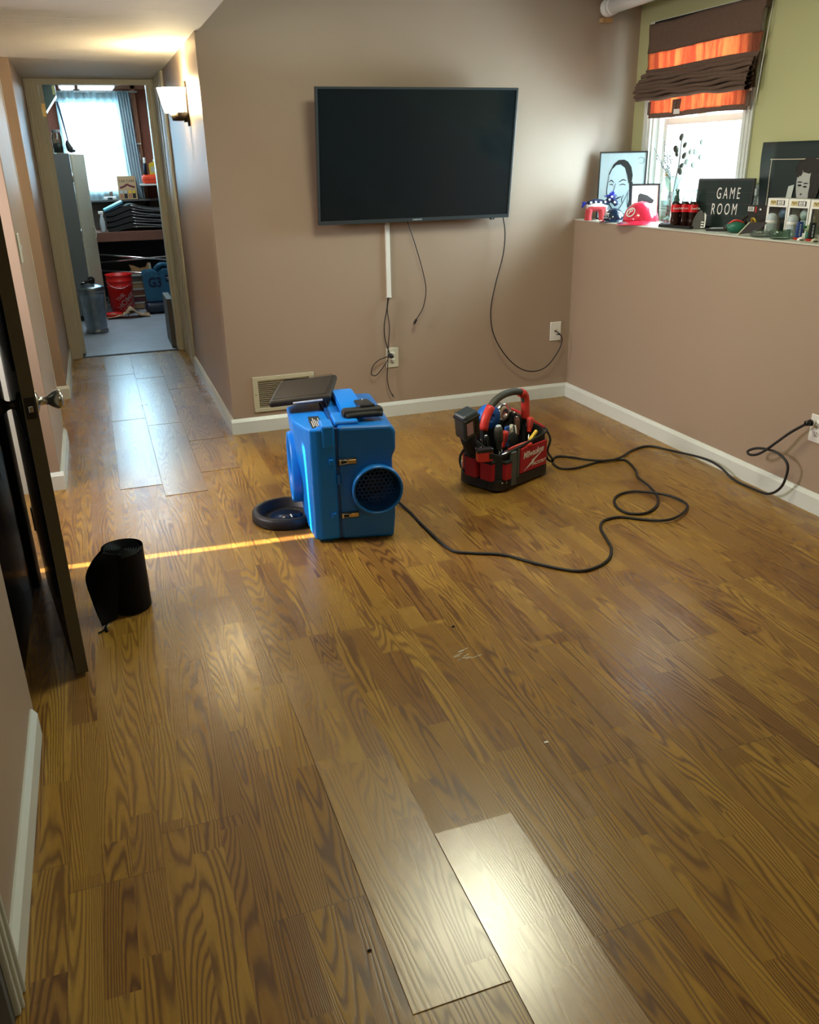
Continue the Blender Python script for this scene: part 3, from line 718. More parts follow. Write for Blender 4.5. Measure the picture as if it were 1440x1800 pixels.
# ------------------------------------------------------------------ pipe above the recess
pp = thing('white_pipe', 'wrapped white pipe running under the ceiling in the upper right corner', 'pipe', (2.858, YB, 2.185))
b = MB(); b.tube([(0, -0.03, 0), (0, -0.5, 0.01), (0, -4.5, 0.05)], 0.038, m_white, 20, smooth=0); b.build('run', pp)
b = MB(); b.ball((0, -0.042, 0.0), 0.046, m_white, (1, 0.95, 1)); b.tube([(0, -0.078, 0.0), (0, -0.095, 0.001)], 0.043, m_white, 20, smooth=0); b.build('elbow', pp)
b = MB(); b.b2((2.830, YB-0.04, 2.115), (2.895, YB, 2.138), m_wood, 0.003); tag(b.build('pipe_bracket'), 'small tan block under the end of the white pipe', 'bracket')
b = MB(); b.b2((2.70, 0.5, 2.262), (2.93, YB-.02, 2.33), m_blackm, 0.004); tag(b.build('ceiling_duct'), 'black duct running just above the white pipe', 'duct')

# ------------------------------------------------------------------ roman shade
sh = thing('roman_shade', 'brown and orange roman shade bunched up over the window', 'window shade', (3.05, 4.10, 2.07))
L, Rr = 0.452, -0.445   # left end is further along y
def sheet(name, z0, z1, mt, x=0.0, wav=0.006, y0=Rr+0.0, y1=L, th=0.002, bulge=0.0):
    b = MB()
    def f(u, v):
        y = y0+(y1-y0)*u; z = z0+(z1-z0)*v
        return (x + wav*math.sin(u*17+v*2)*0.6 - bulge*math.sin(PI*v), y + 0.006*math.sin(v*5+u*3), z + 0.004*math.sin(u*6))
    b.grid(f, 40, 8, mt, th); return b.build(name, sh)
b = MB(); b.b2((0.005, -0.405, -0.04), (0.04, 0.42, 0.03), m_bronze, 0.002); b.b2((0.0, Rr-0.008, -0.02), (0.035, Rr+0.05, 0.028), m_shade, 0.003); b.build('head_rail', sh)
sheet('valance_cloth', -0.12, 0.022, m_shade, 0.0)
sheet('stripe_cloth', -0.212, -0.118, m_orange, 0.004)['label'] = 'upper translucent orange band'
sheet('hem_cloth', -0.235, -0.20, m_shade, -0.004)
sheet('fold_backing', -0.352, -0.20, m_shade, 0.006)
for k in range(7):   # bunched folds
    b = MB(); zc = -0.232 - k*0.0185; dep = 0.016 + 0.008*min(k, 4); ext = 0.005*min(k, 3) - (0.012*(k-4) if k > 4 else 0)
    def f(u, v, zc=zc, dep=dep, k=k, ext=ext):
        y = Rr - 0.0 + (L + ext + 0.02 - Rr)*u; a = v*2*PI
        sag = 0.004*math.sin(u*9+k*1.7) + 0.003*math.sin(u*23+k)
        return (-0.012 - dep*0.5 - dep*0.5*math.cos(a) + 0.003*math.sin(u*14+k*2), y, zc + 0.0115*math.sin(a) - 0.2*dep*(1+math.cos(a))*0.5 + sag)
    b.grid(f, 44, 12, m_shade); b.build('fold', sh)
sheet('stripe_cloth', -0.425, -0.335, m_orange, 0.004, y0=-.40, y1=.40)['label'] = 'lower translucent orange band'
sheet('hem_cloth', -0.447, -0.422, m_shade, 0.001, y0=-.405, y1=.405)
for yy in (.40, .17, .135, -.41):
    b = MB(); b.b2((-0.003, yy-0.012, -0.43), (0.004, yy+0.012, -0.365), m_shade); 
    if yy in (.17, .135): b.bm.clear(); b.b2((0.0, yy-0.02, -0.43), (0.003, yy+0.02, -0.365), m_shade)
    b.build('backing_strip', sh)
b = MB(); b.b2((-0.006, 0.115, -0.438), (-0.001, 0.165, -0.413), m_white, 0.001); b.build('hem_tab', sh)
b = MB(); b.tube([(0.03, Rr-.02, 0.0), (0.02, Rr-.012, -.2), (0.0, Rr-.02, -.42)], 0.002, m_white, 6); b.build('pull_cord', sh)

# ------------------------------------------------------------------ blue air scrubber
fan = thing('air_scrubber', 'bright blue moulded air scrubber standing on the floor, round outlet facing us', 'air scrubber', (0.668, 3.075, 0), R(-7.5))
def outline(b, poly, m, y0, y1, bev=0.012, seg=3):   # front silhouette (x, z) pushed back along y, edges rounded
    n0 = len(b.bm.verts); vs = b.prism(poly, m, (0, y0, 0), (1, 0, 0), (0, 0, 1), (0, 1, 0), y1-y0)
    if bev:
        es = list({e for v in vs for e in v.link_edges})
        r = bmesh.ops.bevel(b.bm, geom=es, offset=bev, segments=seg, affect='EDGES', profile=0.5, clamp_overlap=True)
        i = b.mi(m)
        for f in r['faces']: f.material_index = i
    for f in b.bm.faces: f.smooth = False
# rear half (left in the photo): plan view polygon pushed up, with chamfered front corner
b = MB()
plan = [(-0.052, 0.20), (-0.018, 0.065), (0.002, 0.012), (0.035, 0.0), (0.104, 0.0), (0.104, 0.53), (-0.01, 0.545), (-0.052, 0.50)]
vs = b.prism(plan, m_blue_lit, (0, 0, 0.012), (1, 0, 0), (0, 1, 0), (0, 0, 1), 0.468)
for v in vs:   # the shell narrows and drops a little towards the back top
    if v.co.z > 0.3:
        v.co.z -= 0.03*max(0, v.co.y-0.1)/0.43 
        if v.co.x < 0.0: v.co.x += 0.006; v.co.z -= 0.008
    elif v.co.x < 0.0: v.co.x *= 0.25
es = list({e for v in vs for e in v.link_edges}); bmesh.ops.bevel(b.bm, geom=es, offset=0.010, segments=3, affect='EDGES', profile=0.5, clamp_overlap=True)
rear = b.build('rear_shell', fan)
b = MB()
b.b2((0.05, -0.004, 0.40), (0.10, 0.10, 0.492), m_blue_lit, 0.008); b.build('corner_boss', fan)
for y0 in (0.02, 0.43):
    b = MB(); b.b2((0.02, y0, 0.0), (0.08, y0+.07, 0.03), m_blue_lit, 0.006); b.build('foot', fan)
# front half (right in the photo) with the step above the outlet
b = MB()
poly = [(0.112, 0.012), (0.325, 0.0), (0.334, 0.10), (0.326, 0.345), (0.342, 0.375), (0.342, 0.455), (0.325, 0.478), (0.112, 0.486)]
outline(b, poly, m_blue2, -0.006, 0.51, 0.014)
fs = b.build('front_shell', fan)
b = MB()
b.b2((0.100, 0.004, 0.014), (0.116, 0.525, 0.478), m_bluedk, 0.003)
b.b2((0.102, -0.010, 0.25), (0.114, 0.006, 0.29), m_blue2, 0.002)
b.build('seam_strip', fan)
for zz in (0.0,):
    for yy in (0.05, 0.42):
        b = MB(); b.box((0.21, yy, 0.004), (0.16, 0.05, 0.008), m_rubber, 0.002); b.build('foot', fan)
cb = MB(); cb.cyl((-0.25, 0.33, 0.225), (0.030, 0.33, 0.225), 0.128, m_bluedk, 48); cut(rear, cb)
cb = MB(); cb.cyl((0.258, -0.05, 0.222), (0.258, 0.075, 0.222), 0.092, m_bluedk, 48); cut(fs, cb)
# intake ring on the left side
b = MB(); A = Matrix.Translation((-0.048, 0.33, 0.225)) @ RY(-PI/2)
b.lathe([(0.153, -0.035), (0.153, 0.006), (0.147, 0.013), (0.138, 0.013), (0.129, 0.004), (0.1275, -0.06), (0.06, -0.062), (0.0, -0.062)], m_blue_lit, n=48, axis=A); it = b.build('intake_ring', fan)
b = MB()
for k in range(3): b.lathe([(0.03+k*0.03, -0.03), (0.033+k*0.03, -0.026), (0.036+k*0.03, -0.03)], m_bluedk, n=32, axis=A)
for k in range(8):
    a = k*PI/4; b.cyl(A @ Vector((0.02*math.cos(a), 0.02*math.sin(a), -0.03)), A @ Vector((0.127*math.cos(a), 0.127*math.sin(a), -0.03)), 0.003, m_bluedk, 6)
b.build('intake_grille', it)
# round outlet
A = Matrix.Translation((0.258, 0.0, 0.222)) @ RX(PI/2)
b = MB(); b.lathe([(0.099, -0.02), (0.103, 0.035), (0.100, 0.044), (0.094, 0.044), (0.091, 0.034), (0.090, -0.06), (0.0, -0.06)], m_blue2, n=56, axis=A)
for f in b.bm.faces:
    c = A.inverted() @ f.calc_center_median()
    if math.hypot(c.x, c.y) < 0.0915: f.material_index = b.mi(m_bluedk)
ring = b.build('outlet_ring', fan)
b = MB(); hx = 0.0105
for i in range(-9, 10):
    for j in range(-9, 10):
        cx = (i + (j % 2)*0.5)*hx*1.732; cy = j*hx*1.5
        if math.hypot(cx, cy) > 0.083: continue
        ps = [A @ Vector((cx+hx*0.98*math.cos(PI/6+q*PI/3), cy+hx*0.98*math.sin(PI/6+q*PI/3), -0.030)) for q in range(6)]
        qs = [A @ Vector((cx+hx*0.72*math.cos(PI/6+q*PI/3), cy+hx*0.72*math.sin(PI/6+q*PI/3), -0.030)) for q in range(6)]
        va = [b.bm.verts.new(p) for p in ps]; vb = [b.bm.verts.new(p) for p in qs]; mi = b.mi(m_bluedk)
        for q in range(6): 
            f = b.bm.faces.new((va[q], va[(q+1) % 6], vb[(q+1) % 6], vb[q])); f.material_index = mi
b.build('honeycomb_grille', ring)
b = MB(); b.lathe([(0.0, -0.045), (0.045, -0.045), (0.040, -0.036), (0, -0.034)], m_blackm, n=32, axis=A); b.build('fan_hub', ring)
for zz in (0.345, 0.118):   # toggle latches
    o = thing('x', None, None) if False else None
    b = MB(); b.box((0.145, -0.010, zz), (0.075, 0.008, 0.026), m_black, 0.002); b.box((0.082, -0.004, zz), (0.018, 0.012, 0.022), m_blue_lit, 0.002); lt = b.build('latch', fan)
    b = MB(); b.box((0.160, -0.016, zz), (0.040, 0.005, 0.017), m_brass, 0.002); b.cyl((0.118, -0.017, zz+.007), (0.150, -0.017, zz+.007), 0.0022, m_steel, 8); b.cyl((0.118, -0.017, zz-.007), (0.150, -0.017, zz-.007), 0.0022, m_steel, 8)
    b.box((0.116, -0.015, zz), (0.008, 0.008, 0.020), m_steel, 0.001); b.build('latch_clip', lt)
# top deck and handle
b = MB()
b.b2((0.105, 0.02, 0.478), (0.20, 0.16, 0.500), m_blue_lit, 0.008)
b.build('top_deck', fan)
b = MB()
hp = [(0.10, .475), (0.125, .500), (0.17, .520), (0.30, .526), (0.42, .522), (0.485, .505), (0.50, .465)]
P_, _ = spline([Vector((y, z, 0)) for y, z in hp], 4, False, None)
hi = [(p.x, p.y) for p in P_]; lo = [(p.x + (.022 if k < 8 else (-.022 if k > len(P_)-8 else 0)), p.y-.030) for k, p in enumerate(P_)]
vs = b.prism(hi+lo[::-1], m_blue_lit, (0.150, 0, 0), (0, 1, 0), (0, 0, 1), (1, 0, 0), 0.085)
es = [e for e in b.bm.edges if abs(e.verts[0].co.x-e.verts[1].co.x) < 1e-5 and (e.verts[0].co-e.verts[1].co).length > 0]
bmesh.ops.bevel(b.bm, geom=es, offset=0.007, segments=2, affect='EDGES', clamp_overlap=True)
b.build('handle', fan)
b = MB(); b.b2((0.02, 0.03, 0.470), (0.062, 0.20, 0.4775), m_ink, 0.0008)
for k in range(5): b.b2((0.026+k*0.007, 0.05+0.01*(k % 2), 0.477), (0.029+k*0.007, 0.13+0.02*((k*2) % 3), 0.4780), m_white)
b.build('warning_label', fan)
b = MB(); b.cyl((0.07, 0.52, 0.08), (0.07, 0.56, 0.08), 0.012, m_black, 12); b.build('cord_grip', fan)

b = MB(); z0 = 0.545
pm = thing('moisture_meter', 'black handheld meter in a pouch lying on the blue handle', 'meter', (0.905, 3.135, 0.500), R(-4))
b = MB(); b.box((0.0, 0.0, 0.012), (0.165, 0.055, 0.036), m_blackm, 0.014); b.tube([(-0.07, -.025, .004), (0, -.030, .008), (.075, -.022, .004)], 0.012, m_blackm, 8); b.build('pouch', pm)
b = MB(); b.box((0.022, 0.060, 0.024), (0.062, 0.13, 0.022), m_black, 0.006, rot=RX(R(-5)))
for i in range(3):
    for j in range(3): b.box((0.004+i*0.018, 0.035+j*0.018, 0.038-j*.0016), (0.009, 0.009, 0.003), m_bezel, 0.001)
b.build('meter_body', pm)
b = MB(); b.ball((0.022, 0.095, 0.036), 0.0035, m_white, n=8); b.build('meter_button', pm)

fo = thing('leather_portfolio', 'black padded portfolio case with white papers on top of the blue machine', 'portfolio', (0.772, 3.565, 0.496), R(-22))
fo.rotation_euler = (R(1.0), R(-6.0), R(-20))
b = MB(); b.box((0, 0, 0.015), (0.262, 0.345, 0.028), m_leather, 0.011, seg=3)
b.tube([(-0.112, -0.16, 0.034), (0.112, -0.16, 0.034), (0.112, 0.16, 0.034), (-0.112, 0.16, 0.034)], 0.0012, m_black, 6, closed=True, smooth=0); b.build('cover', fo)
b = MB(); b.box((0.035, -0.1735, 0.012), (0.125, 0.004, 0.007), m_paper, 0.0005); b.build('paper_stack', fo)

# black dish on the floor beside the machine
ds = thing('round_tray', 'round black dish with a raised rim on the floor left of the blue machine', 'dish', (0.618, 3.395, 0))
b = MB(); b.lathe([(0, 0.008), (0.104, 0.008), (0.110, 0.012), (0.118, 0.042), (0.126, 0.046), (0.139, 0.044), (0.147, 0.036), (0.148, 0.004), (0.142, 0), (0, 0)], m_rubber, n=56); b.build('dish', ds)
b = MB(); b.lathe([(0, .0), (0.07, .0), (0.07, .003), (0, .003)], m_navy, (0, 0, .008), n=40); b.b2((0.015, -.03, .0112), (.021, .005, .012), m_white); b.build('inner_pad', ds)
b = MB(); b.tube([(0.085, 0.02, 0.046), (0.078, -0.05, 0.06), (0.068, -0.135, 0.05), (0.062, -0.153, 0.01)], 0.0012, m_white, 6); tag(b.build('white_wire'), 'thin white wire hanging over the black dish rim', 'wire'); bpy.data.objects['white_wire'].location = (0.618, 3.395, 0)

# power cord of the machine across the floor
cord('extension_cord', 'black power cord looping across the floor from the blue machine to the right wall', [(1.075, 3.52, 0.05), (1.13, 3.272, 0.006), (1.133, 3.067, 0.006), (1.148, 2.817, 0.006), (1.216, 2.75, 0.006), (1.323, 2.69, 0.006), (1.4, 2.578, 0.006), (1.498, 2.47, 0.006), (1.574, 2.455, 0.006), (1.668, 2.496, 0.006), (1.737, 2.579, 0.006), (1.774, 2.68, 0.006), (1.807, 2.772, 0.006), (1.862, 2.834, 0.006), (1.944, 2.841, 0.006), (2.018, 2.783, 0.006), (2.092, 2.727, 0.012), (2.18, 2.75, 0.012), (2.259, 2.807, 0.012), (2.288, 2.867, 0.012), (2.266, 2.973, 0.012), (2.172, 3.057, 0.012), (2.098, 3.073, 0.006), (2.032, 3.024, 0.006), (1.992, 2.939, 0.006), (2.001, 2.865, 0.006), (2.069, 2.837, 0.006), (2.167, 2.895, 0.006), (2.231, 2.987, 0.006), (2.245, 3.074, 0.022), (2.265, 3.188, 0.022), (2.332, 3.306, 0.006), (2.367, 3.41, 0.006), (2.367, 3.476, 0.006), (2.266, 3.5, 0.006), (2.095, 3.46, 0.006), (2.014, 3.485, 0.006), (2.025, 3.582, 0.006), (2.08, 3.646, 0.006), (2.139, 3.621, 0.006), (2.195, 3.52, 0.014), (2.282, 3.474, 0.014), (2.369, 3.495, 0.014), (2.488, 3.583, 0.006), (2.612, 3.613, 0.006), (2.676, 3.503, 0.006), (2.685, 3.265, 0.039), (2.685, 3.136, 0.037), (2.685, 3.028, 0.007), (2.685, 2.909, 0.007), (2.685, 2.801, 0.016), (2.68, 2.729, 0.07), (2.68, 2.705, 0.139), (2.68, 2.712, 0.189), (2.68, 2.766, 0.216), (2.67, 2.825, 0.22), (2.66, 2.884, 0.209), (2.65, 2.923, 0.185), (2.645, 2.904, 0.175), (2.65, 2.867, 0.186), (2.66, 2.831, 0.214), (2.67, 2.782, 0.265), (2.69, 2.731, 0.323), (2.7, 2.657, 0.383)], 0.0058, 'cord', ends=[('plug', (2.712, 2.657, 0.383), (-1, 0, 0))], mt=m_rubber, k=5, n=10)

# ------------------------------------------------------------------ tool bag
tb = thing('tool_tote', 'red and black open tool tote with a curved handle, full of hand tools', 'tool bag', (1.585, 3.30, 0), R(24.9))
BL, BD = 0.375, 0.235
def rrect(x0, y0, x1, y1, r, n=5):
    P = []
    for cx, cy, a0 in ((x1-r, y0+r, -90), (x1-r, y1-r, 0), (x0+r, y1-r, 90), (x0+r, y0+r, 180)):
        for k in range(n+1): a = R(a0+90*k/n); P.append((cx+r*math.cos(a), cy+r*math.sin(a)))
    return P
b = MB(); b.prism(rrect(-0.012, -0.010, BL+.012, BD+.010, 0.05), m_rubber, (0, 0, 0.012), (1, 0, 0), (0, 1, 0), (0, 0, 1), 0.045)
b.prism(rrect(0.015, 0.015, BL-.015, BD-.015, 0.04), m_rubber, (0, 0, 0.0), (1, 0, 0), (0, 1, 0), (0, 0, 1), 0.014); b.build('moulded_base', tb)
def wallsheet(name, poly, mt, th=0.008):   # loop of (x, y) with top heights, from base height 0.05
    b = MB(); N = len(poly)
    lo = [b.bm.verts.new((x, y, 0.05)) for x, y, z in poly]; hi = [b.bm.verts.new((x, y, z)) for x, y, z in poly]
    fs = []
    for k in range(N-1): fs.append(b.bm.faces.new((lo[k], lo[k+1], hi[k+1], hi[k])))
    for f in fs: f.material_index = b.mi(mt)
    bmesh.ops.recalc_face_normals(b.bm, faces=fs); bmesh.ops.solidify(b.bm, geom=fs, thickness=th); return b.build(name, tb)
wallsheet('front_panel', [(0.03, 0, .175), (0.12, -.004, .190), (BL-.03, 0, .215)], m_nylon)
wallsheet('side_panel', [(0.03, 0, .175), (0.0, .03, .185), (0, BD-.03, .26), (.03, BD, .285)], m_nylon)
wallsheet('side_panel', [(BL-.03, 0, .215), (BL, .03, .225), (BL, BD-.03, .27), (BL-.03, BD, .285)], m_nylon)
wallsheet('back_panel', [(.03, BD, .285), (BL-.03, BD, .285)], m_red)
b = MB(); b.b2((0.02, BD-.016, 0.06), (BL-.02, BD-.008, 0.288), m_nylon, .002)
for k in range(6): b.lathe([(0, 0), (.005, 0), (.003, .002), (0, .0025)], m_chrome, (0.05+k*0.055, BD-.016, 0.272), 10, RX(PI/2))
b.build('riveted_divider', tb)
b = MB(); b.tube([(0.02, BD-.004, .290), (BL-.02, BD-.004, .290)], 0.007, m_red, 8, smooth=0); b.tube([(BL-.02, BD-.004, .290), (BL+.002, BD-.05, .275), (BL+.004, .03, .228)], 0.006, m_red, 8); b.build('red_piping', tb)
b = MB(); b.tube([(0.03, -.003, .178), (0.12, -.006, .192), (BL-.03, -.002, .217), (BL+.003, .03, .226)], 0.0055, m_nylon, 8); b.build('rim_binding', tb)
b = MB(); b.b2((0.145, -0.016, 0.062), (0.345, -0.006, 0.185), m_red, 0.003); pk = b.build('logo_panel', tb); pk['label'] = 'red cloth panel with white lettering'
FP = lambda x, z, a=0: Matrix.Translation((x, -0.0163, z)) @ RX(PI/2) @ RZ(a)
b = MB(); b.text('Milwaukee', m_white, FP(0.240, 0.148, R(3)), 0.045, 0.0004, bold=0.0006, sx=0.80, shear=0.25); b.build('script_lettering', pk)
b = MB(); b.text('PACKOUT', m_white, FP(0.285, 0.088), 0.022, 0.0004, bold=0.0002, sx=1.05, shear=0.2); b.build('block_lettering', pk)
b = MB(); b.prism([(.170, .070), (.232, .107), (.226, .110), (.316, .143), (.243, .104), (.249, .1005)], m_white, (0, -0.0168, 0), (1, 0, 0), (0, 0, 1), (0, 1, 0), 0.0008); b.build('lightning_mark', pk)
b = MB(); b.b2((0.075, -0.020, 0.022), (0.112, -0.002, 0.185), m_greynyl, 0.003); b.build('webbing_strap', tb)
b = MB(); b.b2((0.128, -0.012, 0.05), (0.142, -0.003, 0.19), m_greynyl, 0.002); b.build('webbing_strap', tb)
for x0, y0, x1, y1, z1, mt in ((-0.030, 0.015, 0.0, 0.085, 0.155, m_red), (-0.034, 0.105, 0.0, 0.175, 0.165, m_red), (0.028, -0.024, 0.072, 0.0, 0.150, m_red)):
    b = MB(); b.b2((x0, y0, 0.06), (x1, y1, z1), mt, 0.006); b.b2((x0-.001, y0-.001, z1-.012), (x1, y1+.001, z1+.002), m_nylon, 0.003); b.build('pouch_pocket', tb)
for x, z in ((0.05, 0.045), (0.02, .05)):
    b = MB(); b.lathe([(0, 0), (.005, 0), (.003, .002), (0, .0025)], m_chrome, (x, -0.011, z), 10, RX(PI/2)); b.build('rivet', tb)
b = MB(); b.tube([(0.05, BD*.55, .30), (0.075, BD*.55, .345), (0.11, BD*.55, .385), (0.17, BD*.55, .408), (0.24, BD*.55, .412), (0.30, BD*.55, .402), (0.335, BD*.55, .378), (0.35, BD*.55, .33)], 0.017, m_grip, 14, smooth=4); hd = b.build('carry_handle', tb)
for pts in ([(0.045, BD*.55, .27), (0.060, BD*.55, .325), (0.095, BD*.55, .372)], [(0.31, BD*.55, .397), (0.345, BD*.55, .372), (0.355, BD*.55, .30), (0.356, BD*.55, .26)]):
    b = MB(); b.tube(pts, 0.0215, m_redp, 14, smooth=3); b.build('handle_end', hd)
b = MB(); b.b2((0.03, BD*.55-.01, .06), (0.06, BD*.55+.01, .29), m_nylon, .002); b.build('handle_post', tb); b = MB(); b.b2((BL-.03, BD*.55-.01, .06), (BL-.012, BD*.55+.01, .29), m_nylon, .002); b.build('handle_post', tb)
b = MB(); b.tube([(BL+.008, .02, .215), (BL+.016, .0, .17), (BL+.010, .01, .11), (BL+.02, -.012, .075), (BL+.034, -.004, .055), (BL+.03, .02, .06), (BL+.012, .02, .09)], 0.006, m_nylon, 8); b.build('shoulder_strap', tb)
b = MB(); b.tube([(-.01, .17, .21), (-.035, .20, .15), (-.04, .19, .10), (-.02, .17, .06)], 0.006, m_nylon, 8); b.tube([(-.036, .19, .13), (-.044, .185, .11), (-.042, .18, .09)], 0.003, m_chrome, 8); b.build('shoulder_strap', tb)
TBW = lambda x, y, z: tuple(Matrix.Translation((1.585, 3.30, 0)) @ RZ(R(24.9)) @ Vector((x, y, z)))
def tool(name, label, cat, x, y, z, tiltx=0, tilty=0, rz=0, grp='hand tools standing in the red tote'):
    o = thing(name, label, cat, TBW(x, y, z), 0, grp); o.rotation_euler = (R(tiltx), R(tilty), R(24.9+rz)); return o
def handle_tool(name, label, x, y, z, mt, r, h, tx=0, ty=0, shaft=0.12, cap=None):
    o = tool(name, label, 'tool', x, y, z, tx, ty)
    b = MB(); b.lathe([(0, 0), (r*.6, 0), (r*.75, h*.1), (r*.6, h*.2), (r, h*.4), (r, h*.85), (r*.8, h*.97), (0, h)], mt, n=18)
    for k in range(6): b.box((r*.93*math.cos(k*PI/3), r*.93*math.sin(k*PI/3), h*.6), (.004, .004, h*.45), m_grip if mt is not m_grip else m_black, .001)
    b.build('grip', o)
    b = MB(); b.cyl((0, 0, -shaft), (0, 0, 0.002), 0.004, m_steel, 10); b.build('shaft', o)
    if cap: b = MB(); b.lathe([(0, h*.98), (r*.7, h*.98), (r*.6, h*1.04), (0, h*1.05)], cap, n=16); b.build('end_cap', o)
handle_tool('screwdriver', 'thick ribbed black and grey tool handle at the front left of the tote', 0.095, .075, .175, m_grip, 0.020, .115, 0, -4, .11, m_greyblue)
handle_tool('screwdriver', 'short red screwdriver handle leaning behind the ribbed black handle', 0.150, .10, .165, m_redp, 0.016, .085, 6, 8)
handle_tool('screwdriver', 'orange red screwdriver handle at the right end of the tote', 0.325, .08, .205, m_redp, 0.0165, .075, -6, 14)
handle_tool('screwdriver', 'brown tool handle standing beside the red side wall of the tote', 0.285, .12, .19, m_bench, 0.015, .09, -8, 4, .1, m_chrome)
handle_tool('screwdriver', 'black handle with steel cap at the right back of the tote', 0.315, .15, .20, m_black, 0.015, .09, -12, 2, .1, m_chrome)
handle_tool('screwdriver', 'small black driver at the left end of the tote with a steel cap', 0.055, .11, .17, m_black, 0.012, .08, 0, -10, .08, m_chrome)
o = tool('pliers', 'red handled pliers lying with steel jaws toward the front of the tote', 'tool', .135, .045, .165, 30, 70)
b = MB(); b.tube([(0, -.012, 0), (.0, -.016, .05), (0, -.010, .11)], .007, m_redp, 8); b.tube([(0, .012, 0), (0, .016, .05), (0, .010, .11)], .007, m_redp, 8); b.build('handles', o)
b = MB(); b.box((0, 0, -.02), (.010, .026, .05), m_steel, .004); b.build('jaws', o)
o = tool('utility_knife', 'blue utility knife standing in the middle of the tote', 'tool', .185, .11, .17, 0, 6)
b = MB(); b.box((0, 0, .04), (.030, .014, .10), M('blue_tool', (0.03, 0.12, 0.42), .4), .006); b.build('body', o)
b = MB(); b.tube([(.0, -.01, -.02), (.012, -.012, .01), (.004, -.012, .03)], .003, m_steel, 6); b.build('clip', o)
o = tool('work_gloves', 'pair of white and black work gloves stuffed in the middle of the tote', 'gloves', .235, .115, .17)
b = MB()
for k in range(5): b.tube([(-.02+.012*k, 0, -.02), (-.022+.013*k, .003, .05), (-.03+.015*k, -.004+.004*k, .085-.006*abs(k-2))], .009, m_white if k != 3 else m_nylon, 10)
b.build('fingers', o)
b = MB(); b.ball((0.0, 0.0, .0), .045, m_nylon, (1, .45, 1.2)); b.build('cuffs', o)
o = tool('tape_roll', 'roll of silver tape standing behind the tote handle', 'tape', .24, .185, .30, 0, 0, 90)
b = MB(); b.lathe([(.025, -.022), (.048, -.022), (.048, .022), (.025, .022), (.025, -.022)], m_chrome, n=32, axis=RY(PI/2)); b.build('tape', o)
b = MB(); b.lathe([(.024, -.023), (.030, -.023), (.030, .023), (.024, .023)], m_card, n=32, axis=RY(PI/2)); b.build('core', o)
o = tool('tape_roll', 'roll of blue tape behind the left end of the tote handle', 'tape', .15, .19, .30, 0, 0, 80)
b = MB(); b.lathe([(.022, -.022), (.055, -.022), (.055, .022), (.022, .022), (.022, -.022)], M('blue_tape', (0.01, 0.12, 0.5), .45), n=32, axis=RY(PI/2)); b.build('tape', o)
o = tool('spray_can', 'shiny pale steel can behind the left end of the tote', 'can', .045, .20, .17)
b = MB(); b.lathe([(0, 0), (.030, 0), (.031, .002), (.031, .13), (.026, .142), (.012, .148), (0, .148)], m_galv, n=28); b.build('can_body', o)
o = tool('putty_knife', 'yellow handled tool at the right front corner of the tote', 'tool', .305, .04, .20, 0, 55)
b = MB(); b.box((0, 0, .0), (.018, .018, .07), m_yellow, .006); b.build('grip', o)
# cordless battery work light hooked on the left end
o = tool('battery_light', 'dark battery pack tool with pink sticker poking up at the left of the tote', 'battery tool', -.078, .118, .272, 10, -14, -8)
o.scale = (1.04, 1.04, 1.04)
b = MB(); b.box((0, 0, .065), (.085, .075, .125), m_bezel, .014, seg=3); b.box((0, -.002, .105), (.089, .079, .012), m_black, .004); b.box((0.028, -.030, .06), (.024, .020, .10), m_black, .004)
for k in range(4): b.box((.022, -.040, .03+k*.02), (.016, .004, .008), m_black, .001)
b.build('battery_pack', o)
b = MB(); b.box((-.014, -.0385, .062), (.034, .002, .060), m_pink, .0006); b.build('sticker', o)
b = MB(); b.box((.044, .0, .07), (.003, .012, .09), m_greyblue, .001); b.build('pale_stripe', o)
b = MB(); b.tube([(.0, 0, .0), (.01, .0, -.04), (.03, -.005, -.10)], .034, m_blackm, 14); b.build('neck', o)
b = MB(); b.tube([(.022+.022*math.cos(a), -.045, -.035+.022*math.sin(a)) for a in [R(200+k*28) for k in range(9)]], .0022, m_chrome, 8); b.build('hanging_ring', o)
o = tool('tape_measure', 'red and black tape measure clipped to the left side pocket of the tote', 'tape measure', -.050, .040, .163, 0, 0, -30)
b = MB(); b.box((0, 0, .03), (.075, .038, .062), m_redp, .010, seg=3); b.box((0, 0, .052), (.078, .040, .024), m_black, .008); b.build('case', o)
b = MB(); b.box((.026, -.021, .028), (.022, .006, .028), m_black, .003); b.build('belt_clip', o)

# ------------------------------------------------------------------ black plastic roll
pr = thing('bag_roll', 'roll of black plastic bags standing on end on the floor near the black door', 'plastic roll', (-0.062, 2.80, 0))
def roll(u, v):
    a = u*2*PI; r = 0.068 + 0.004*math.sin(3*a) ; return (r*math.cos(a), r*math.sin(a)*0.92, 0.003+0.226*v+0.010*math.sin(a)*v)
b = MB(); b.grid(roll, 40, 10, m_pouch, 0.0); bmesh.ops.remove_doubles(b.bm, verts=b.bm.verts, dist=0.0005)
b.lathe([(0, .004), (.066, .004)], m_pouch, n=40, squash=(1, .92))
def spiral(b, t0, t1):
    n = 150; vs = []
    for k in range(n+1):
        t = t0+(t1-t0)*k/n; r = 0.006+0.058*(t/t1); a = t*2*PI
        vs.append((Vector((r*math.cos(a), r*.92*math.sin(a), .205)), Vector((r*math.cos(a), r*.92*math.sin(a), .233+.010*math.sin(a)*(r/.068)+.0015*math.sin(a*3)))))
    for (p, q), (p2, q2) in zip(vs, vs[1:]):
        f = b.bm.faces.new([b.bm.verts.new(x) for x in (p, p2, q2, q)]); f.material_index = b.mi(m_bagtop); f.smooth = True
spiral(b, 0, 7.0); b.lathe([(0, .219), (.066, .219)], m_pouch, n=32, squash=(1, .92)); b.build('roll_body', pr)
b = MB()   # the loose end hangs off the front left of the roll and tapers to the floor
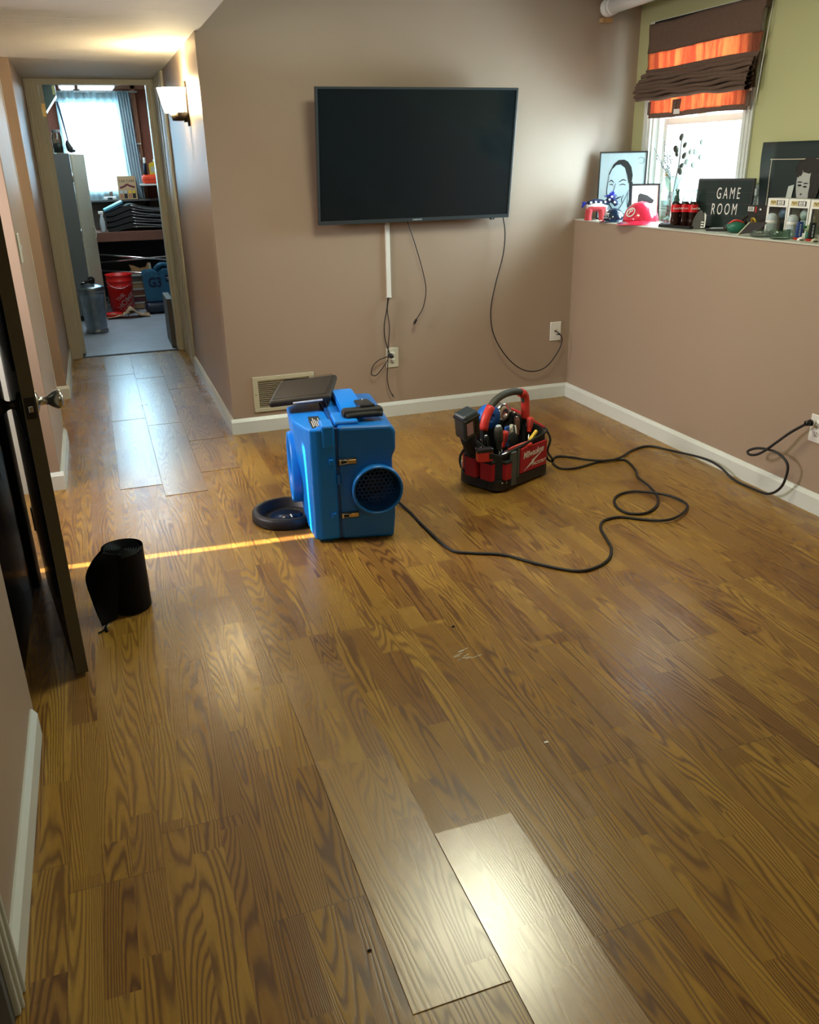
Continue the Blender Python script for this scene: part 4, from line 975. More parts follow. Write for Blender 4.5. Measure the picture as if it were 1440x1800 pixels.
inn = [Vector(p) for p in ((-.004, -.060, .233), (-.014, -.062, .18), (-.024, -.064, .12), (-.036, -.066, .06), (-.048, -.070, .004))]
out = [Vector(p) for p in ((-.058, -.028, .238), (-.100, -.040, .208), (-.126, -.052, .155), (-.118, -.075, .075), (-.098, -.112, .006))]
inn, _ = spline(inn, 5, False, None); out, _ = spline(out, 5, False, None)
def flap(u, v):
    k = min(len(inn)-1, int(round(v*(len(inn)-1)))); p = inn[k].lerp(out[k], u)
    return (p.x, p.y-.014*math.sin(PI*u)*math.sin(PI*min(1, v+.15)), p.z)
b.grid(flap, 12, len(inn)-1, m_pouch, 0.002)
o_ = [Vector(p) for p in ((-.064, .0, .236), (-.105, -.020, .200), (-.128, -.050, .155), (-.112, -.060, .075), (-.062, -.030, .004))]
o_, _ = spline(o_, 5, False, None); i_ = [Vector((-.067, .0, .236-.232*k/(len(o_)-1))) for k in range(len(o_))]
b.grid(lambda u, v: tuple(i_[int(round(v*(len(o_)-1)))].lerp(o_[int(round(v*(len(o_)-1)))], u)), 8, len(o_)-1, m_pouch, 0.002); b.build('loose_end', pr)
b = MB(); b.tube([(-.085, -.105, .006), (-.095, -.135, .004), (-.112, -.15, .004)], .003, m_pouch, 6); b.tube([(-.09, -.12, .005), (-.085, -.15, .004)], .004, m_pouch, 6); b.build('torn_tip', pr)

for i, (x, y, s, lb) in enumerate(((0.935, 2.261, .006, 'tiny dark crumb on the floor above the pale scuff'), (0.306, 1.168, .005, 'tiny dark crumb on the floor left of the shiny boards'))):
    b = MB(); b.ball((0, 0, s*.4), s, m_ink, (1, .6, .5), 8); o = b.build('crumb'); o.location = (x, y, 0); tag(o, lb, 'debris')
b = MB()
m_scuff = M('pale_scuff', (.50, .43, .33), .5)
for k in range(9):
    b.box((random.uniform(-.03, .03), random.uniform(-.028, .028), .0004), (random.uniform(.02, .045), .0035, .0006), m_scuff, .0, rot=RZ(random.uniform(.1, .5)))
o = b.build('floor_scuff'); o.location = (0.904, 2.093, 0); tag(o, 'pale scuffed scrap mark on the floor in the middle of the room', 'scuff mark')
b = MB(); b.box((0, 0, .001), (.012, .006, .001), m_paper); o = b.build('paper_scrap'); o.location = (0.934, 1.616, 0); tag(o, 'tiny white scrap on the floor right of the middle', 'debris')

# ------------------------------------------------------------------ things on the ledge
ZT = ZL+0.006
# stuffed donkey in red, white and navy
dk = thing('stuffed_donkey', 'small stuffed red, white and navy starred donkey at the left end of the ledge', 'stuffed toy', (2.795, 4.575, ZT), R(-14))
b = MB()   # legs as arched red body, like a horseshoe
for x0, lean in ((-0.048, -0.004), (0.038, 0.010)):
    b.tube([(x0, 0, 0.0), (x0-lean*.3, 0, 0.03), (x0+ (0.006 if x0 < 0 else -.012), 0, 0.062)], .02, m_felt_r, 12, radii=[.021, .020, .022])
b.tube([(-.052, 0, .062), (-.02, 0, .069), (.02, 0, .069), (.050, 0, .060)], .02, m_felt_r, 14, radii=[.018, .022, .022, .018])
b.build('red_legs', dk)
b = MB(); b.tube([(-.060, 0, .074), (-.02, 0, .080), (.02, 0, .080), (.062, 0, .070)], .012, m_felt_w, 12, radii=[.012, .0225, .0225, .012]); b.build('white_band', dk)
b = MB(); b.tube([(-.055, 0, .090), (-.02, 0, .098), (.02, 0, .096), (.050, 0, .092), (.072, -.004, .108), (.090, -.008, .122)], .014, m_felt_n, 14, radii=[.012, .019, .019, .016, .016, .018])
b.tube([(.088, -.008, .118), (.102, -.014, .098), (.112, -.018, .078)], .014, m_felt_n, 12, radii=[.018, .016, .012]); bd = b.build('navy_back', dk)
b = MB()
def star(b, c, r, n, m):
    n = Vector(n).normalized(); u = n.cross(Vector((0, 0, 1))).normalized(); w = n.cross(u)
    vs = [b.bm.verts.new(Vector(c)+(u*math.sin(k*PI/5)+w*math.cos(k*PI/5))*(r if k % 2 == 0 else r*.45)) for k in range(10)]
    f = b.bm.faces.new(vs); f.material_index = b.mi(m)
for x, y, z in ((-.040, -.019, .098), (-.012, -.021, .100), (.018, -.021, .098), (.045, -.019, .100), (.068, -.022, .113), (.098, -.030, .098), (.080, -.026, .128)):
    star(b, (x, y, z), .0095, (0, -1, .25), m_felt_w)
b.build('stars', bd)
b = MB(); random.seed(3)
for k in range(70):
    a = random.uniform(0, 2*PI); e = random.uniform(-.4, 1.4); L_ = random.uniform(.022, .036)
    p = Vector((.070+.022*random.random(), -.006, .122+.012*random.random())); d = Vector((math.cos(a)*math.cos(e), math.sin(a)*math.cos(e), math.sin(e)))
    b.tube([p, p+d*L_*.6, p+d*L_+Vector((0, 0, -.005))], .0014, m_felt_b, 5, smooth=2)
b.build('mane', dk)
b = MB()
for k in range(26):
    a = random.uniform(-.8, .8); L_ = random.uniform(.022, .036)
    p = Vector((-.058, 0, .092)); d = Vector((-1, a*.6, random.uniform(-.6, .7))).normalized()
    b.tube([p, p+d*L_*.6, p+d*L_+Vector((0, 0, -.012))], .0013, m_felt_b, 5, smooth=2)
b.build('tail', dk)
b = MB(); b.b2((.052, -.02, 0), (.066, .0, .055), m_felt_w, .003); b.build('paper_tag', dk)

# framed line portrait leaning in the corner: its own plane, real thickness
def frame_thing(name, label, base, rz, lean, w, h, fw, cat, art, backm=m_art, fm=m_black):
    o = thing(name, label, cat, base, rz); o.rotation_euler = (R(-lean), 0, rz)
    b = MB(); b.b2((-w/2, -.008, 0), (w/2, .008, fw), fm, .0015); b.b2((-w/2, -.008, h-fw), (w/2, .008, h), fm, .0015)
    b.b2((-w/2, -.008, fw), (-w/2+fw, .008, h-fw), fm, .0015); b.b2((w/2-fw, -.008, fw), (w/2, .008, h-fw), fm, .0015); b.build('frame', o)
    b = MB(); b.b2((-w/2+fw, -.003, fw), (w/2-fw, .006, h-fw), backm); p = b.build('print', o)
    b = MB(); art(b); b.build('drawing', p); return o
def stroke(b, pts, w, m=m_ink, y=-.0042, k=4):
    P = [Vector((x, y, z)) for x, z in pts]
    if len(P) > 2: P, _ = spline(P, k, False, None)
    i = b.mi(m); L1 = []
    n = len(P)
    for q in range(n):
        t = (P[min(q+1, n-1)]-P[max(q-1, 0)]); t = Vector((t.x, 0, t.z)).normalized(); nn = Vector((-t.z, 0, t.x))
        ww = w*(0.35+0.65*math.sin(PI*min(max(q/(n-1), .08), .92)))
        L1.append((b.bm.verts.new(P[q]+nn*ww/2), b.bm.verts.new(P[q]-nn*ww/2)))
    for (a, c), (d, e) in zip(L1, L1[1:]):
        f = b.bm.faces.new((a, c, e, d)); f.material_index = i
def blob(b, pts, m=m_ink, y=-.0040):
    f = b.bm.faces.new([b.bm.verts.new((x, y, z)) for x, z in pts]); f.material_index = b.mi(m)
    bmesh.ops.triangulate(b.bm, faces=[f])
FW, FH = 0.272, 0.372
def portrait(b):
    s = lambda pts: [((x-500)/1000*FW, (1000-z)/1000*FH) for x, z in pts]
    blob(b, s([(215, 330), (300, 190), (400, 125), (520, 120), (600, 150), (680, 230), (720, 350), (710, 440), (640, 470), (600, 350), (545, 240), (450, 190), (360, 200), (280, 260), (235, 340)]))
    blob(b, s([(655, 460), (720, 440), (755, 520), (740, 660), (690, 820), (650, 830), (690, 640), (690, 540)]))
    for pts, w in (([(225, 330), (210, 450), (195, 580), (215, 660), (260, 760), (330, 840), (410, 870), (480, 840), (560, 740), (650, 590)], .006),
                   ([(235, 450), (280, 420), (335, 460)], .006), ([(245, 490), (290, 480), (325, 500)], .005), ([(440, 450), (520, 415), (590, 430)], .006), ([(450, 495), (520, 480), (590, 495)], .005),
                   ([(370, 470), (345, 560), (310, 640), (350, 660), (420, 640)], .005), ([(260, 690), (340, 700), (430, 690), (510, 660)], .009), ([(290, 740), (370, 770), (450, 735)], .006),
                   ([(640, 470), (665, 430), (700, 470), (680, 560), (640, 580)], .004), ([(560, 640), (520, 700), (540, 760)], .005), ([(480, 850), (470, 930), (400, 990)], .004), ([(640, 600), (650, 800), (720, 880), (860, 960)], .004),
                   ([(300, 860), (240, 900), (160, 960)], .004), ([(400, 860), (420, 940), (520, 980)], .003), ([(520, 890), (600, 930), (640, 985)], .003), ([(800, 120), (860, 90), (930, 120), (900, 180), (830, 170)], .0025), ([(240, 700), (230, 760), (300, 800)], .004)):
        stroke(b, s(pts), w)
frame_thing('framed_portrait', 'black framed line portrait of a man on pale blue leaning in the corner', (2.944, 4.562, ZT), R(-34), 8, FW, FH, .0085, 'picture', portrait)
def smallart(b):
    blob(b, [(-.040, .096), (.044, .096), (.052, .112), (.014, .138), (-.028, .150), (-.038, .140)])
frame_thing('framed_picture', 'small black framed picture of a dark cap shape behind the red helmet', (2.948, 4.318, ZT), R(-18), 6, .168, .200, .010, 'picture', smallart, M('cream_paper', (.66, .64, .58), .7))

def helmet(name, label, loc, rz, r, mt, emblem):
    o = thing(name, label, 'toy helmet', loc, rz)
    b = MB()
    def shell(u, v):
        a = u*2*PI; e = v*PI/2
        rr = r*math.cos(e); x = rr*math.cos(a)*1.12; y = rr*math.sin(a)*.95; z = r*1.12*math.sin(e)
        z0 = 0.16*r if x > 0.2*r else 0.02*r
        return (x, y, z + z0*(1-v))
    b.grid(shell, 40, 14, mt, .0025); bmesh.ops.remove_doubles(b.bm, verts=b.bm.verts, dist=.00002); sh_ = b.build('shell', o)
    b = MB()
    def brim(u, v):
        a = (u-.5)*R(150); rr = r*(0.98+0.62*v*math.cos(a*.9)**.5 if abs(a) < 1.5 else r)
        return (rr*math.cos(a)*1.12, rr*math.sin(a)*.95, r*(.18-.20*v) + r*.05*math.cos(a*2))
    b.grid(brim, 26, 6, mt, .002); b.build('brim', o)
    b = MB(); b.tube([(-r*1.12, 0, r*.1)]+[(-r*1.12*math.cos(k*PI/8), 0, r*1.125*math.sin(k*PI/8)+.0006) for k in range(1, 8)], .0012, mt, 6); b.build('ridge', sh_)
    b = MB(); emblem(b, r); b.build('emblem', sh_)
    return o
def em_red(b, r):
    Mx = Matrix.Translation((r*.93, -r*.42, r*.62)) @ RZ(R(62)) @ RX(R(60))
    b.lathe([(r*.20, 0), (r*.235, .0012), (r*.27, 0)], m_white, n=28, axis=Mx); b.text('P', m_white, Mx @ T(0, 0, .002), r*.42, .0006, bold=.0004)
def em_navy(b, r):
    Mx = Matrix.Translation((r*.80, -r*.60, r*.55)) @ RZ(R(52)) @ RX(R(64))
    b.box((0, r*.16, .001), (r*.52, r*.10, .002), m_white, .0008, rot=None)
    for v in b.bm.verts: v.co = Mx @ v.co
    b.box((0, 0, 0), (.0001, .0001, .0001), m_white)
    for dx in (-.14, .14): b.lathe([(r*.10, 0), (r*.14, .001), (r*.18, 0)], m_greyblue, n=16, axis=Mx @ T(dx*r, -r*.10, .001))
helmet('toy_helmet', 'small glossy navy batting helmet between the donkey and the red helmet', (2.822, 4.425, ZT), R(-128), .063, m_helmn, em_navy)
helmet('toy_helmet', 'larger glossy red batting helmet with a round white emblem on the ledge', (2.852, 4.205, ZT), R(-132), .101, m_helmr, em_red)

# glass vase with dried stems
vs_ = thing('glass_vase', 'tall square clear glass vase left of the soda bottles', 'vase', (2.895, 4.00, ZT), R(8))
b = MB()
def sqring(w, z, n=4): return [(-w, -w, z), (w, -w, z), (w, w, z), (-w, w, z)]
lv = [(.036, 0), (.036, .012), (.041, .14), (.044, .240), (.040, .240), (.0365, .14), (.031, .014)]
rings = [[b.bm.verts.new(p) for p in sqring(w, z)] for w, z in lv]; m_vase = glassmat('vase_glass', (.86, .93, .92))
for p, q in zip(rings, rings[1:]):
    for k in range(4): b.bm.faces.new((p[k], p[(k+1) % 4], q[(k+1) % 4], q[k])).material_index = b.mi(m_vase)
b.bm.faces.new(rings[0]); b.bm.faces.new(rings[-1]); b.mi(m_vase)
for sx_ in (-1, 1):
    for sy_ in (-1, 1): b.tube([(sx_*.0355, sy_*.0355, .004), (sx_*.0405, sy_*.0405, .14), (sx_*.0435, sy_*.0435, .240)], .0014, m_white, 6)  # white edge lines drawn as glints on the clear glass
b.tube([(-.0435, -.0435, .24), (.0435, -.0435, .24), (.0435, .0435, .24), (-.0435, .0435, .24)], .0014, m_white, 6, closed=True, smooth=0); b.b2((-.036, -.036, 0), (.036, .036, .008), m_greyblue, .001); b.build('glass', vs_)
b = MB()
for k in range(70):
    x, y = random.uniform(-.028, .028), random.uniform(-.028, .028); b.ball((x, y, random.uniform(.018, .045)), .006, random.choice((m_glassg, m_white, m_greyblue)), n=6)
tag(b.build('glass_beads', vs_), kind='stuff')
def stem(name, label, base, top, mid, r, mt, group):
    o = thing(name, label, 'dried stem', (2.895, 4.00, ZT), 0, group); return o
leafm = M('pale_pod', (.16, .18, .14), .7, var=.2); leafd = M('dark_pod', (.06, .055, .045), .7, var=.3); berrym = M('silver_berry', (.20, .25, .26), .4, var=.3)
def P3(px, pz, y=0.0): return Vector((px-2.895, y, pz-ZT))
o = thing('cotton_stem', 'thick dark stem with pale open pods standing in the glass vase', 'dried stem', (2.895, 4.00, ZT))
main = [P3(2.885, 1.12), P3(2.895, 1.22), P3(2.905, 1.30), P3(2.918, 1.38), P3(2.920, 1.45), P3(2.922, 1.505)]
b = MB(); b.tube(main, .003, leafd, 8, radii=[.0035, .0035, .003, .003, .0025, .002]); b.build('stem', o)
for px, pz, s, dx in ((2.925, 1.513, .017, .3), (2.903, 1.455, .019, -.5), (2.935, 1.475, .015, .6), (2.940, 1.425, .017, .5), (2.905, 1.432, .012, -.3), (2.944, 1.375, .017, .6), (2.922, 1.350, .018, -.2)):
    b = MB(); A = Matrix.Translation(P3(px, pz, random.uniform(-.015, .015))) @ RY(dx)
    for q in range(4):
        MM = A @ RZ(q*PI/2+.4); 
        def pet(u, v, MM=MM): a = (u-.5)*1.5; rr = s*(.25+.75*math.sin(PI*min(v*.9+.05, 1))**.8); return MM @ Vector((rr*math.cos(a)*.75, rr*math.sin(a)*.75, -s+v*2.0*s))
        b.grid(pet, 5, 6, leafm if q % 2 else leafd, .0006)
    b.build('pod', o)
o = thing('leaf_spray', 'thin spray of round grey green leaves leaning right in front of the window', 'dried stem', (2.895, 4.00, ZT))
b = MB(); ends = [(3.050, 1.487), (3.010, 1.442), (2.985, 1.442), (3.050, 1.415), (3.008, 1.378), (2.965, 1.395)]
hub = P3(2.945, 1.335)
b.tube([P3(2.875, 1.13), P3(2.91, 1.24), hub], .0015, leafd, 6)
for x, z in ends: b.tube([hub, hub.lerp(P3(x, z), .5)+Vector((0, 0, -.006)), P3(x, z)], .001, leafd, 5)
b.build('stem', o)
for x, z in ends+[(3.022, 1.440)]:
    b = MB(); b.ball(P3(x, z), .0165, leafm, (1, .25, .88), 14, RY(random.uniform(-.8, .8))); b.ball(P3(x+.006, z+.004), .007, leafm, (1, .6, 1), 8); b.build('leaf', o)
o = thing('berry_branch', 'feathery silver berry branch fanning out at the left of the glass vase', 'dried stem', (2.895, 4.00, ZT))
b = MB(); tips = [(2.765, 1.455), (2.785, 1.43), (2.815, 1.50), (2.832, 1.49), (2.850, 1.48), (2.800, 1.395), (2.860, 1.43), (2.842, 1.44), (2.870, 1.46), (2.826, 1.42)]
hub = P3(2.875, 1.30)
b.tube([P3(2.89, 1.12), hub], .002, leafm, 6)
tw = []
for x, z in tips:
    mid = hub.lerp(P3(x, z), .5) + Vector((-.004, random.uniform(-.012, .012), .004)); b.tube([hub, mid, P3(x, z)], .0009, leafm, 5); tw.append((hub, mid, P3(x, z)))
b.build('twigs', o)
b = MB()
for h_, mm, e in tw:
    for k in range(17):
        t = .15+.85*k/16; p = (h_.lerp(mm, t*2) if t < .5 else mm.lerp(e, t*2-1)) + Vector((random.uniform(-.007, .007), random.uniform(-.007, .007), random.uniform(-.005, .005)))
        b.ball(p, random.uniform(.0022, .0038), berrym, n=6)
tag(b.build('berries', o), kind='stuff')

# parrot coloured figurine behind the vase
o = thing('rooster_figurine', 'slim red and gold figurine standing just behind and left of the vase', 'figurine', (2.945, 4.088, ZT))
b = MB(); b.lathe([(0, 0), (.020, 0), (.020, .008), (.009, .02), (.010, .09), (.013, .14), (.010, .17), (0, .175)], M('dark_red_glaze', (.14, .01, .015), .4), n=20)
for k in range(6): b.ball((-.010+.002*(k % 2), -.004, .05+k*.02), .009, b.mats[0])
b.build('red_body', o)
b = MB(); b.tube([(0, 0, .165), (-.012, 0, .20), (-.028, 0, .235), (-.034, 0, .265)], .012, M('gold_glaze', (.62, .50, .22), .4), 12, radii=[.011, .020, .014, .008]); b.ball((-.036, 0, .272), .011, m_beige); b.build('gold_top', o)
b = MB(); b.b2((-.030, -.024, 0), (.030, .024, .006), m_blackm, .002); b.build('base', o)

# soda bottles on a black tray
b = MB(); b.b2((-.052, -.115, 0), (.052, .115, .004), m_blackm, .001); b.b2((-.052, -.115, .004), (-.046, .115, .014), m_blackm, .002); b.b2((-.046, -.115, .004), (.052, -.109, .014), m_blackm, .002); b.b2((.046, -.109, .004), (.052, .115, .014), m_blackm, .002)
b.b2((-.046, .109, .004), (.046, .115, .014), m_blackm, .002)
o = b.build('serving_tray'); o.location = (2.845, 3.83, ZT); o.rotation_euler = (0, 0, R(6)); tag(o, 'flat black tray under the soda bottles at the ledge edge', 'tray')
bt = thing('soda_bottle', 'glass cola bottle with red label, the left one nearest the vase', 'bottle', (2.845, 3.885, ZT+.004), R(20), 'soda bottles on the black tray')
b = MB(); b.lathe([(0, 0), (.021, 0), (.024, .006), (.0235, .03), (.0215, .055), (.0235, .075), (.0245, .090), (.0235, .108), (.018, .122), (0, .122)], m_cola, n=28); b.build('cola', bt)
b = MB(); b.lathe([(.0185, .1215), (.0145, .136), (.0105, .150), (.0098, .166), (.0115, .170), (.0115, .174), (.008, .174)], m_glassg, n=24); b.build('glass_neck', bt)
b = MB(); b.lathe([(.0245, .072), (.0250, .090), (.0240, .108)], m_label, n=28); lb_ = b.build('label', bt)
b = MB(); b.text('Coca-Cola', m_white, Matrix.Translation((-.0155, -.0200, .090)) @ RZ(R(-38)) @ RX(PI/2), .013, .0004, bold=.0003, shear=.3, sx=.85); b.build('label_lettering', lb_)
b = MB(); b.lathe([(.0125, .170), (.0122, .178), (.010, .180), (0, .180)], m_glassg, n=20); b.build('cap', bt)
for (x, y), lb in zip(((2.858, 3.832), (2.872, 3.782), (2.818, 3.852)), ('glass cola bottle with red label, middle of the row on the tray', 'glass cola bottle with red label, the one beside the letter board', 'glass cola bottle with red label, standing in front of the other bottles')):
    c = copy_tree(bt); c.location = (x, y, ZT+.004); c['label'] = lb

# letter board
lbd = thing('letter_board', 'black letter board reading GAME ROOM standing on the ledge before the window', 'letter board', (2.965, 3.685, ZT), R(-58)); lbd.rotation_euler = (R(-6), 0, R(-58))
b = MB(); b.b2((-.140, 0, 0), (.140, .022, .234), m_black, .003); b.build('case', lbd)
b = MB(); b.b2((-.132, -.001, .010), (.132, .001, .224), M('board_face', (.008, .020, .018), .5, spec=.25)); 
for z in (.06, .115, .17): b.b2((-.132, -.0022, z-.001), (.132, 0, z+.001), m_black)
b.build('front_sheet', lbd)
b = MB(); b.text('GAME', m_white, Matrix.Translation((.020, -.0022, .162)) @ RX(PI/2), .076, .0006, bold=-.0002, sx=.46, spacing=1.45); b.build('lettering', lbd)
b = MB(); b.text('ROOM', m_white, Matrix.Translation((.010, -.0022, .088)) @ RX(PI/2), .076, .0006, bold=-.0002, sx=.46, spacing=1.45); b.build('lettering', lbd)

# arched plaque and other small things along the edge
o = thing('arched_plaque', 'small dark arched plaque leaning in front of the letter board', 'plaque', (2.842, 3.695, ZT), R(-62)); o.rotation_euler = (R(-16), 0, R(-48))
b = MB(); b.prism([(-.030, 0), (.030, 0), (.030, .040), (.022, .070), (.004, .094), (-.014, .080), (-.028, .045)], m_leather, (0, 0, 0), (1, 0, 0), (0, 0, 1), (0, 1, 0), .006); b.build('plate', o)
b = MB(); b.prism([(.029, .005), (.034, .010), (.032, .070), (.022, .080), (.024, .068), (.028, .040)], m_white, (0, -.002, 0), (1, 0, 0), (0, 0, 1), (0, 1, 0), .003)
for k in range(3): b.b2((.012, -.0015, .008+k*.012), (.026, .0, .013+k*.012), m_white)
b.build('white_edge', o)
o = thing('flat_case', 'flat black case with a silver lid lying between the plaque and the green toy', 'case', (2.868, 3.555, ZT), R(-50))
b = MB(); b.box((0, 0, .006), (.125, .065, .012), m_blackm, .003); b.build('case_body', o)
b = MB(); b.box((-.01, -.006, .0135), (.075, .042, .003), m_greyblue, .001, rot=RY(R(-2))); b.build('silver_lid', o)
o = thing('green_toy', 'shiny dark green rounded toy with a red stripe on the ledge', 'toy', (2.848, 3.425, ZT), R(-35))
b = MB(); b.ball((0, 0, .026), .034, m_green, (1.35, .95, .78), 20); b.build('green_shell', o)
b = MB(); b.tube([(-.036, -.004, .036), (-.012, -.008, .054), (.016, -.004, .053), (.034, 0, .042)], .005, m_redp, 8); b.build('red_stripe', o)
b = MB(); b.ball((-.040, 0, .022), .016, m_leather, (1, 1, .9)); b.ball((.036, .01, .046), .014, m_leather); b.tube([(.02, 0, .05), (.034, .01, .068), (.05, .014, .072)], .007, m_leather, 8); b.build('brown_ends', o)
o = thing('leaning_card', 'thin grey card leaning at a slant in front of the ashtrays', 'card', (2.775, 3.318, ZT), R(-84))
b = MB(); b.prism([(0, 0), (.052, .056), (.150, .062), (.128, .036), (.060, .010)], m_leather, (0, 0, .002), (1, 0, 0), (0, .18, .98), (0, 1, 0), .004); b.build('card_face', o)
b = MB(); b.prism([(-.004, -.001), (.050, .058), (.056, .058), (.003, -.001)], m_cream, (0, -.0012, .002), (1, 0, 0), (0, .18, .98), (0, 1, 0), .005); b.build('pale_edge', o)
o = thing('toy_box', 'small dark boxed toy with white name tag and yellow coil in front', 'toy box', (2.945, 3.405, ZT), R(-86))
b = MB(); b.b2((-.060, 0, 0), (.060, .045, .118), m_leather, .002); b.build('box_body', o)
b = MB(); b.box((-.040, -.001, .102), (.038, .002, .020), m_white, .0006); b.text('STAR', m_ink, Matrix.Translation((-.040, -.0025, .106)) @ RX(PI/2), .011, .0003); b.text('WARS', m_ink, Matrix.Translation((-.040, -.0025, .098)) @ RX(PI/2), .011, .0003)
b.b2((-.012, -.0015, .088), (-.006, .0, .114), m_redp); b.b2((.012, -.0015, .088), (.030, .0, .112), m_ink); b.box((.02, -.002, .102), (.010, .001, .008), m_white); b.build('name_panel', o)
o = thing('yellow_coil', 'yellow coiled bracelet in front of the small dark toy box', 'coil', (2.893, 3.365, ZT+.052), 0)
b = MB()
b.b2((-.012, -.012, -.052), (.012, .012, -.018), m_leather, .004)
for k in range(4): b.lathe([(.016, -.0015), (.0185, 0), (.016, .0015), (.0140, 0), (.016, -.0015)], m_yellow, (k*.0035, k*.001, 0), 20, RY(R(70)) @ RX(R(12)))
b.build('rings', o)

# black poster board with thin white line and a plain grey portrait
ps = thing('portrait_poster', 'black board with thin white border line and a pale grey face at the right edge', 'poster', (3.066, 3.150, ZT), -PI/2); ps.rotation_euler = (R(-2.0), 0, -PI/2)
b = MB(); PW = .43
b.grid(lambda u, v: (-PW+.040*(1-v)**1.4*(1-u)+2*PW*u, .004*math.sin(v*6), .392*v), 8, 16, M('poster_black', (.02, .032, .032), .4), .004); b.build('board', ps)
b = MB()
for a, c in (((-PW+.082, 0.05), (-PW+.086, .318)), ((-PW+.075, .314), (PW-.075, .318))):
    b.grid(lambda u, v: (a[0]+(c[0]-a[0])*u, .004*math.sin((a[1]+(c[1]-a[1])*v)/.392*6)-.0052, a[1]+(c[1]-a[1])*v), 2, 12, m_cream, .0008)
b.build('border_line', ps)
def pf(u, v, cx, cz, rx, rz_, y=-.0065, wob=0.0, n=5):
    a = u*2*PI; w = 1+wob*math.sin(a*n+cx*90)+wob*.6*math.sin(a*(n*2+1)); zz = cz+rz_*v*w*math.sin(a)
    return (cx+rx*v*w*math.cos(a), y+.004*math.sin(zz/.392*6)-.001*(1-v), zz)
b = MB(); b.grid(lambda u, v: pf(u, v, -.120, .215, .046, .092), 28, 4, M('pale_print', (.42, .44, .42), .6)); fc = b.build('printed_face', ps); fc['label'] = 'pale grey oval face'
b = MB()
hm = M('dark_hair_print', (.020, .018, .016), .6, var=.8, scale=60)
b.grid(lambda u, v: pf(u, v, -.092, .290, .066, .032, -.0085, .08), 60, 4, hm); b.grid(lambda u, v: pf(u, v, -.055, .215, .030, .10, -.0082, .08), 60, 4, hm); b.grid(lambda u, v: pf(u, v, -.155, .275, .022, .035, -.0080, .10), 60, 4, hm)
b.build('printed_hair', ps)
b = MB()
for cx, cz, rx, rz_ in ((-.142, .205, .012, .004), (-.108, .200, .012, .004), (-.142, .219, .015, .0025), (-.106, .214, .015, .0025), (-.124, .145, .016, .003), (-.128, .168, .006, .003)): b.grid(lambda u, v: pf(u, v, cx, cz, rx, rz_, -.0088), 14, 2, m_ink)
b.build('printed_features', ps)
b = MB(); b.grid(lambda u, v: (-.225+.036*u+.012*v, .004*math.sin((.13+.07*v)/.392*6)-.0068, .13+.070*v+.008*u), 3, 6, M('pale_card_print', (.50, .56, .52), .6)); b.build('printed_card', ps)

# outlet on the upper wall with an adapter
ou = outlet('power_outlet', 'pale power outlet with a grey adapter between the window and the poster', (XU, 3.600, 1.228), -PI/2, m_trim)
b = MB(); b.box((0.006, -.022, .026), (.052, .030, .036), m_greyblue, .004); b.cyl((-.022, -.03, .03), (-.075, -.036, .028), .004, m_black, 8); b.build('adapter', ou)

# window box figures
fb = thing('figure_box', 'white collectible box with dark blue figure, left one below the poster', 'toy box', (2.900, 3.228, ZT), R(-88), 'white figure boxes')
b = MB(); w, h, d = .0605, .157, .07
b.b2((-w, -.001, 0), (w, d, .006), m_white, .001); b.b2((-w, 0, h-.004), (w, d, h), m_white, .001); b.b2((-w, 0, .006), (-w+.003, d, h-.004), m_white); b.b2((w-.003, 0, .006), (w, d, h-.004), m_white); b.b2((-w, d-.003, 0), (w, d, h), m_blackm)
b.b2((-w, -.001, h-.036), (w, .001, h), m_white, .0003); b.b2((-w, -.001, 0), (-w+.012, .001, h-.034), m_white); b.b2((w-.007, -.001, 0), (w, .001, h-.034), m_white); b.b2((-w+.012, -.001, 0), (w-.007, .001, .02), m_white); b.build('carton', fb)
b = MB(); b.b2((-w+.013, .0, .02), (-w+.022, .0015, h-.04), m_ink); b.build('side_stripe', fb)
b = MB(); b.box((-.026, -.0015, h-.018), (.036, .001, .020), M('gold_oval', (.55, .45, .2), .5), .0003); b.box((.018, -.0015, h-.018), (.046, .001, .020), m_ink, .0003); b.box((.018, -.0022, h-.018), (.034, .001, .016), m_white, .0003)
b.tube([(-.040, -.0022, h-.018), (-.033, -.0022, h-.013), (-.027, -.0022, h-.022), (-.020, -.0022, h-.013), (-.012, -.0022, h-.019)], .0012, m_ink, 5); b.text('STAR', m_ink, Matrix.Translation((.018, -.003, h-.0145)) @ RX(PI/2), .0085, .0003); b.text('WARS', m_ink, Matrix.Translation((.018, -.003, h-.0215)) @ RX(PI/2), .0085, .0003); b.build('header_print', fb)
b = MB(); b.b2((-w+.022, -.0004, .02), (w-.007, .0002, h-.036), m_glass); b.build('window_film', fb)
b = MB(); b.ball((.010, .035, .092), .024, M('blue_grey_figure', (.10, .16, .30), .4), (1, .9, 1.05)); b.tube([(.01, .035, .012), (.01, .035, .07)], .018, m_blackm, 14, smooth=0); b.build('figure', fb)
fb2 = copy_tree(fb); fb2.location = (2.904, 3.104, ZT); fb2['label'] = 'white collectible box with pale figure, second from the left below the poster'
fb3 = copy_tree(fb); fb3.location = (2.908, 2.980, ZT); fb3['label'] = 'white collectible box cut by the right photo edge'; fb3.rotation_euler = (0, 0, R(-89))
for f_, mt_ in ((fb2, m_greyblue), (fb3, m_yellow)):
    for ch in f_.children:
        if ch.name.startswith('figure'):
            me = ch.data.copy(); ch.data = me; me.materials[0] = mt_; me.materials[1] = mt_
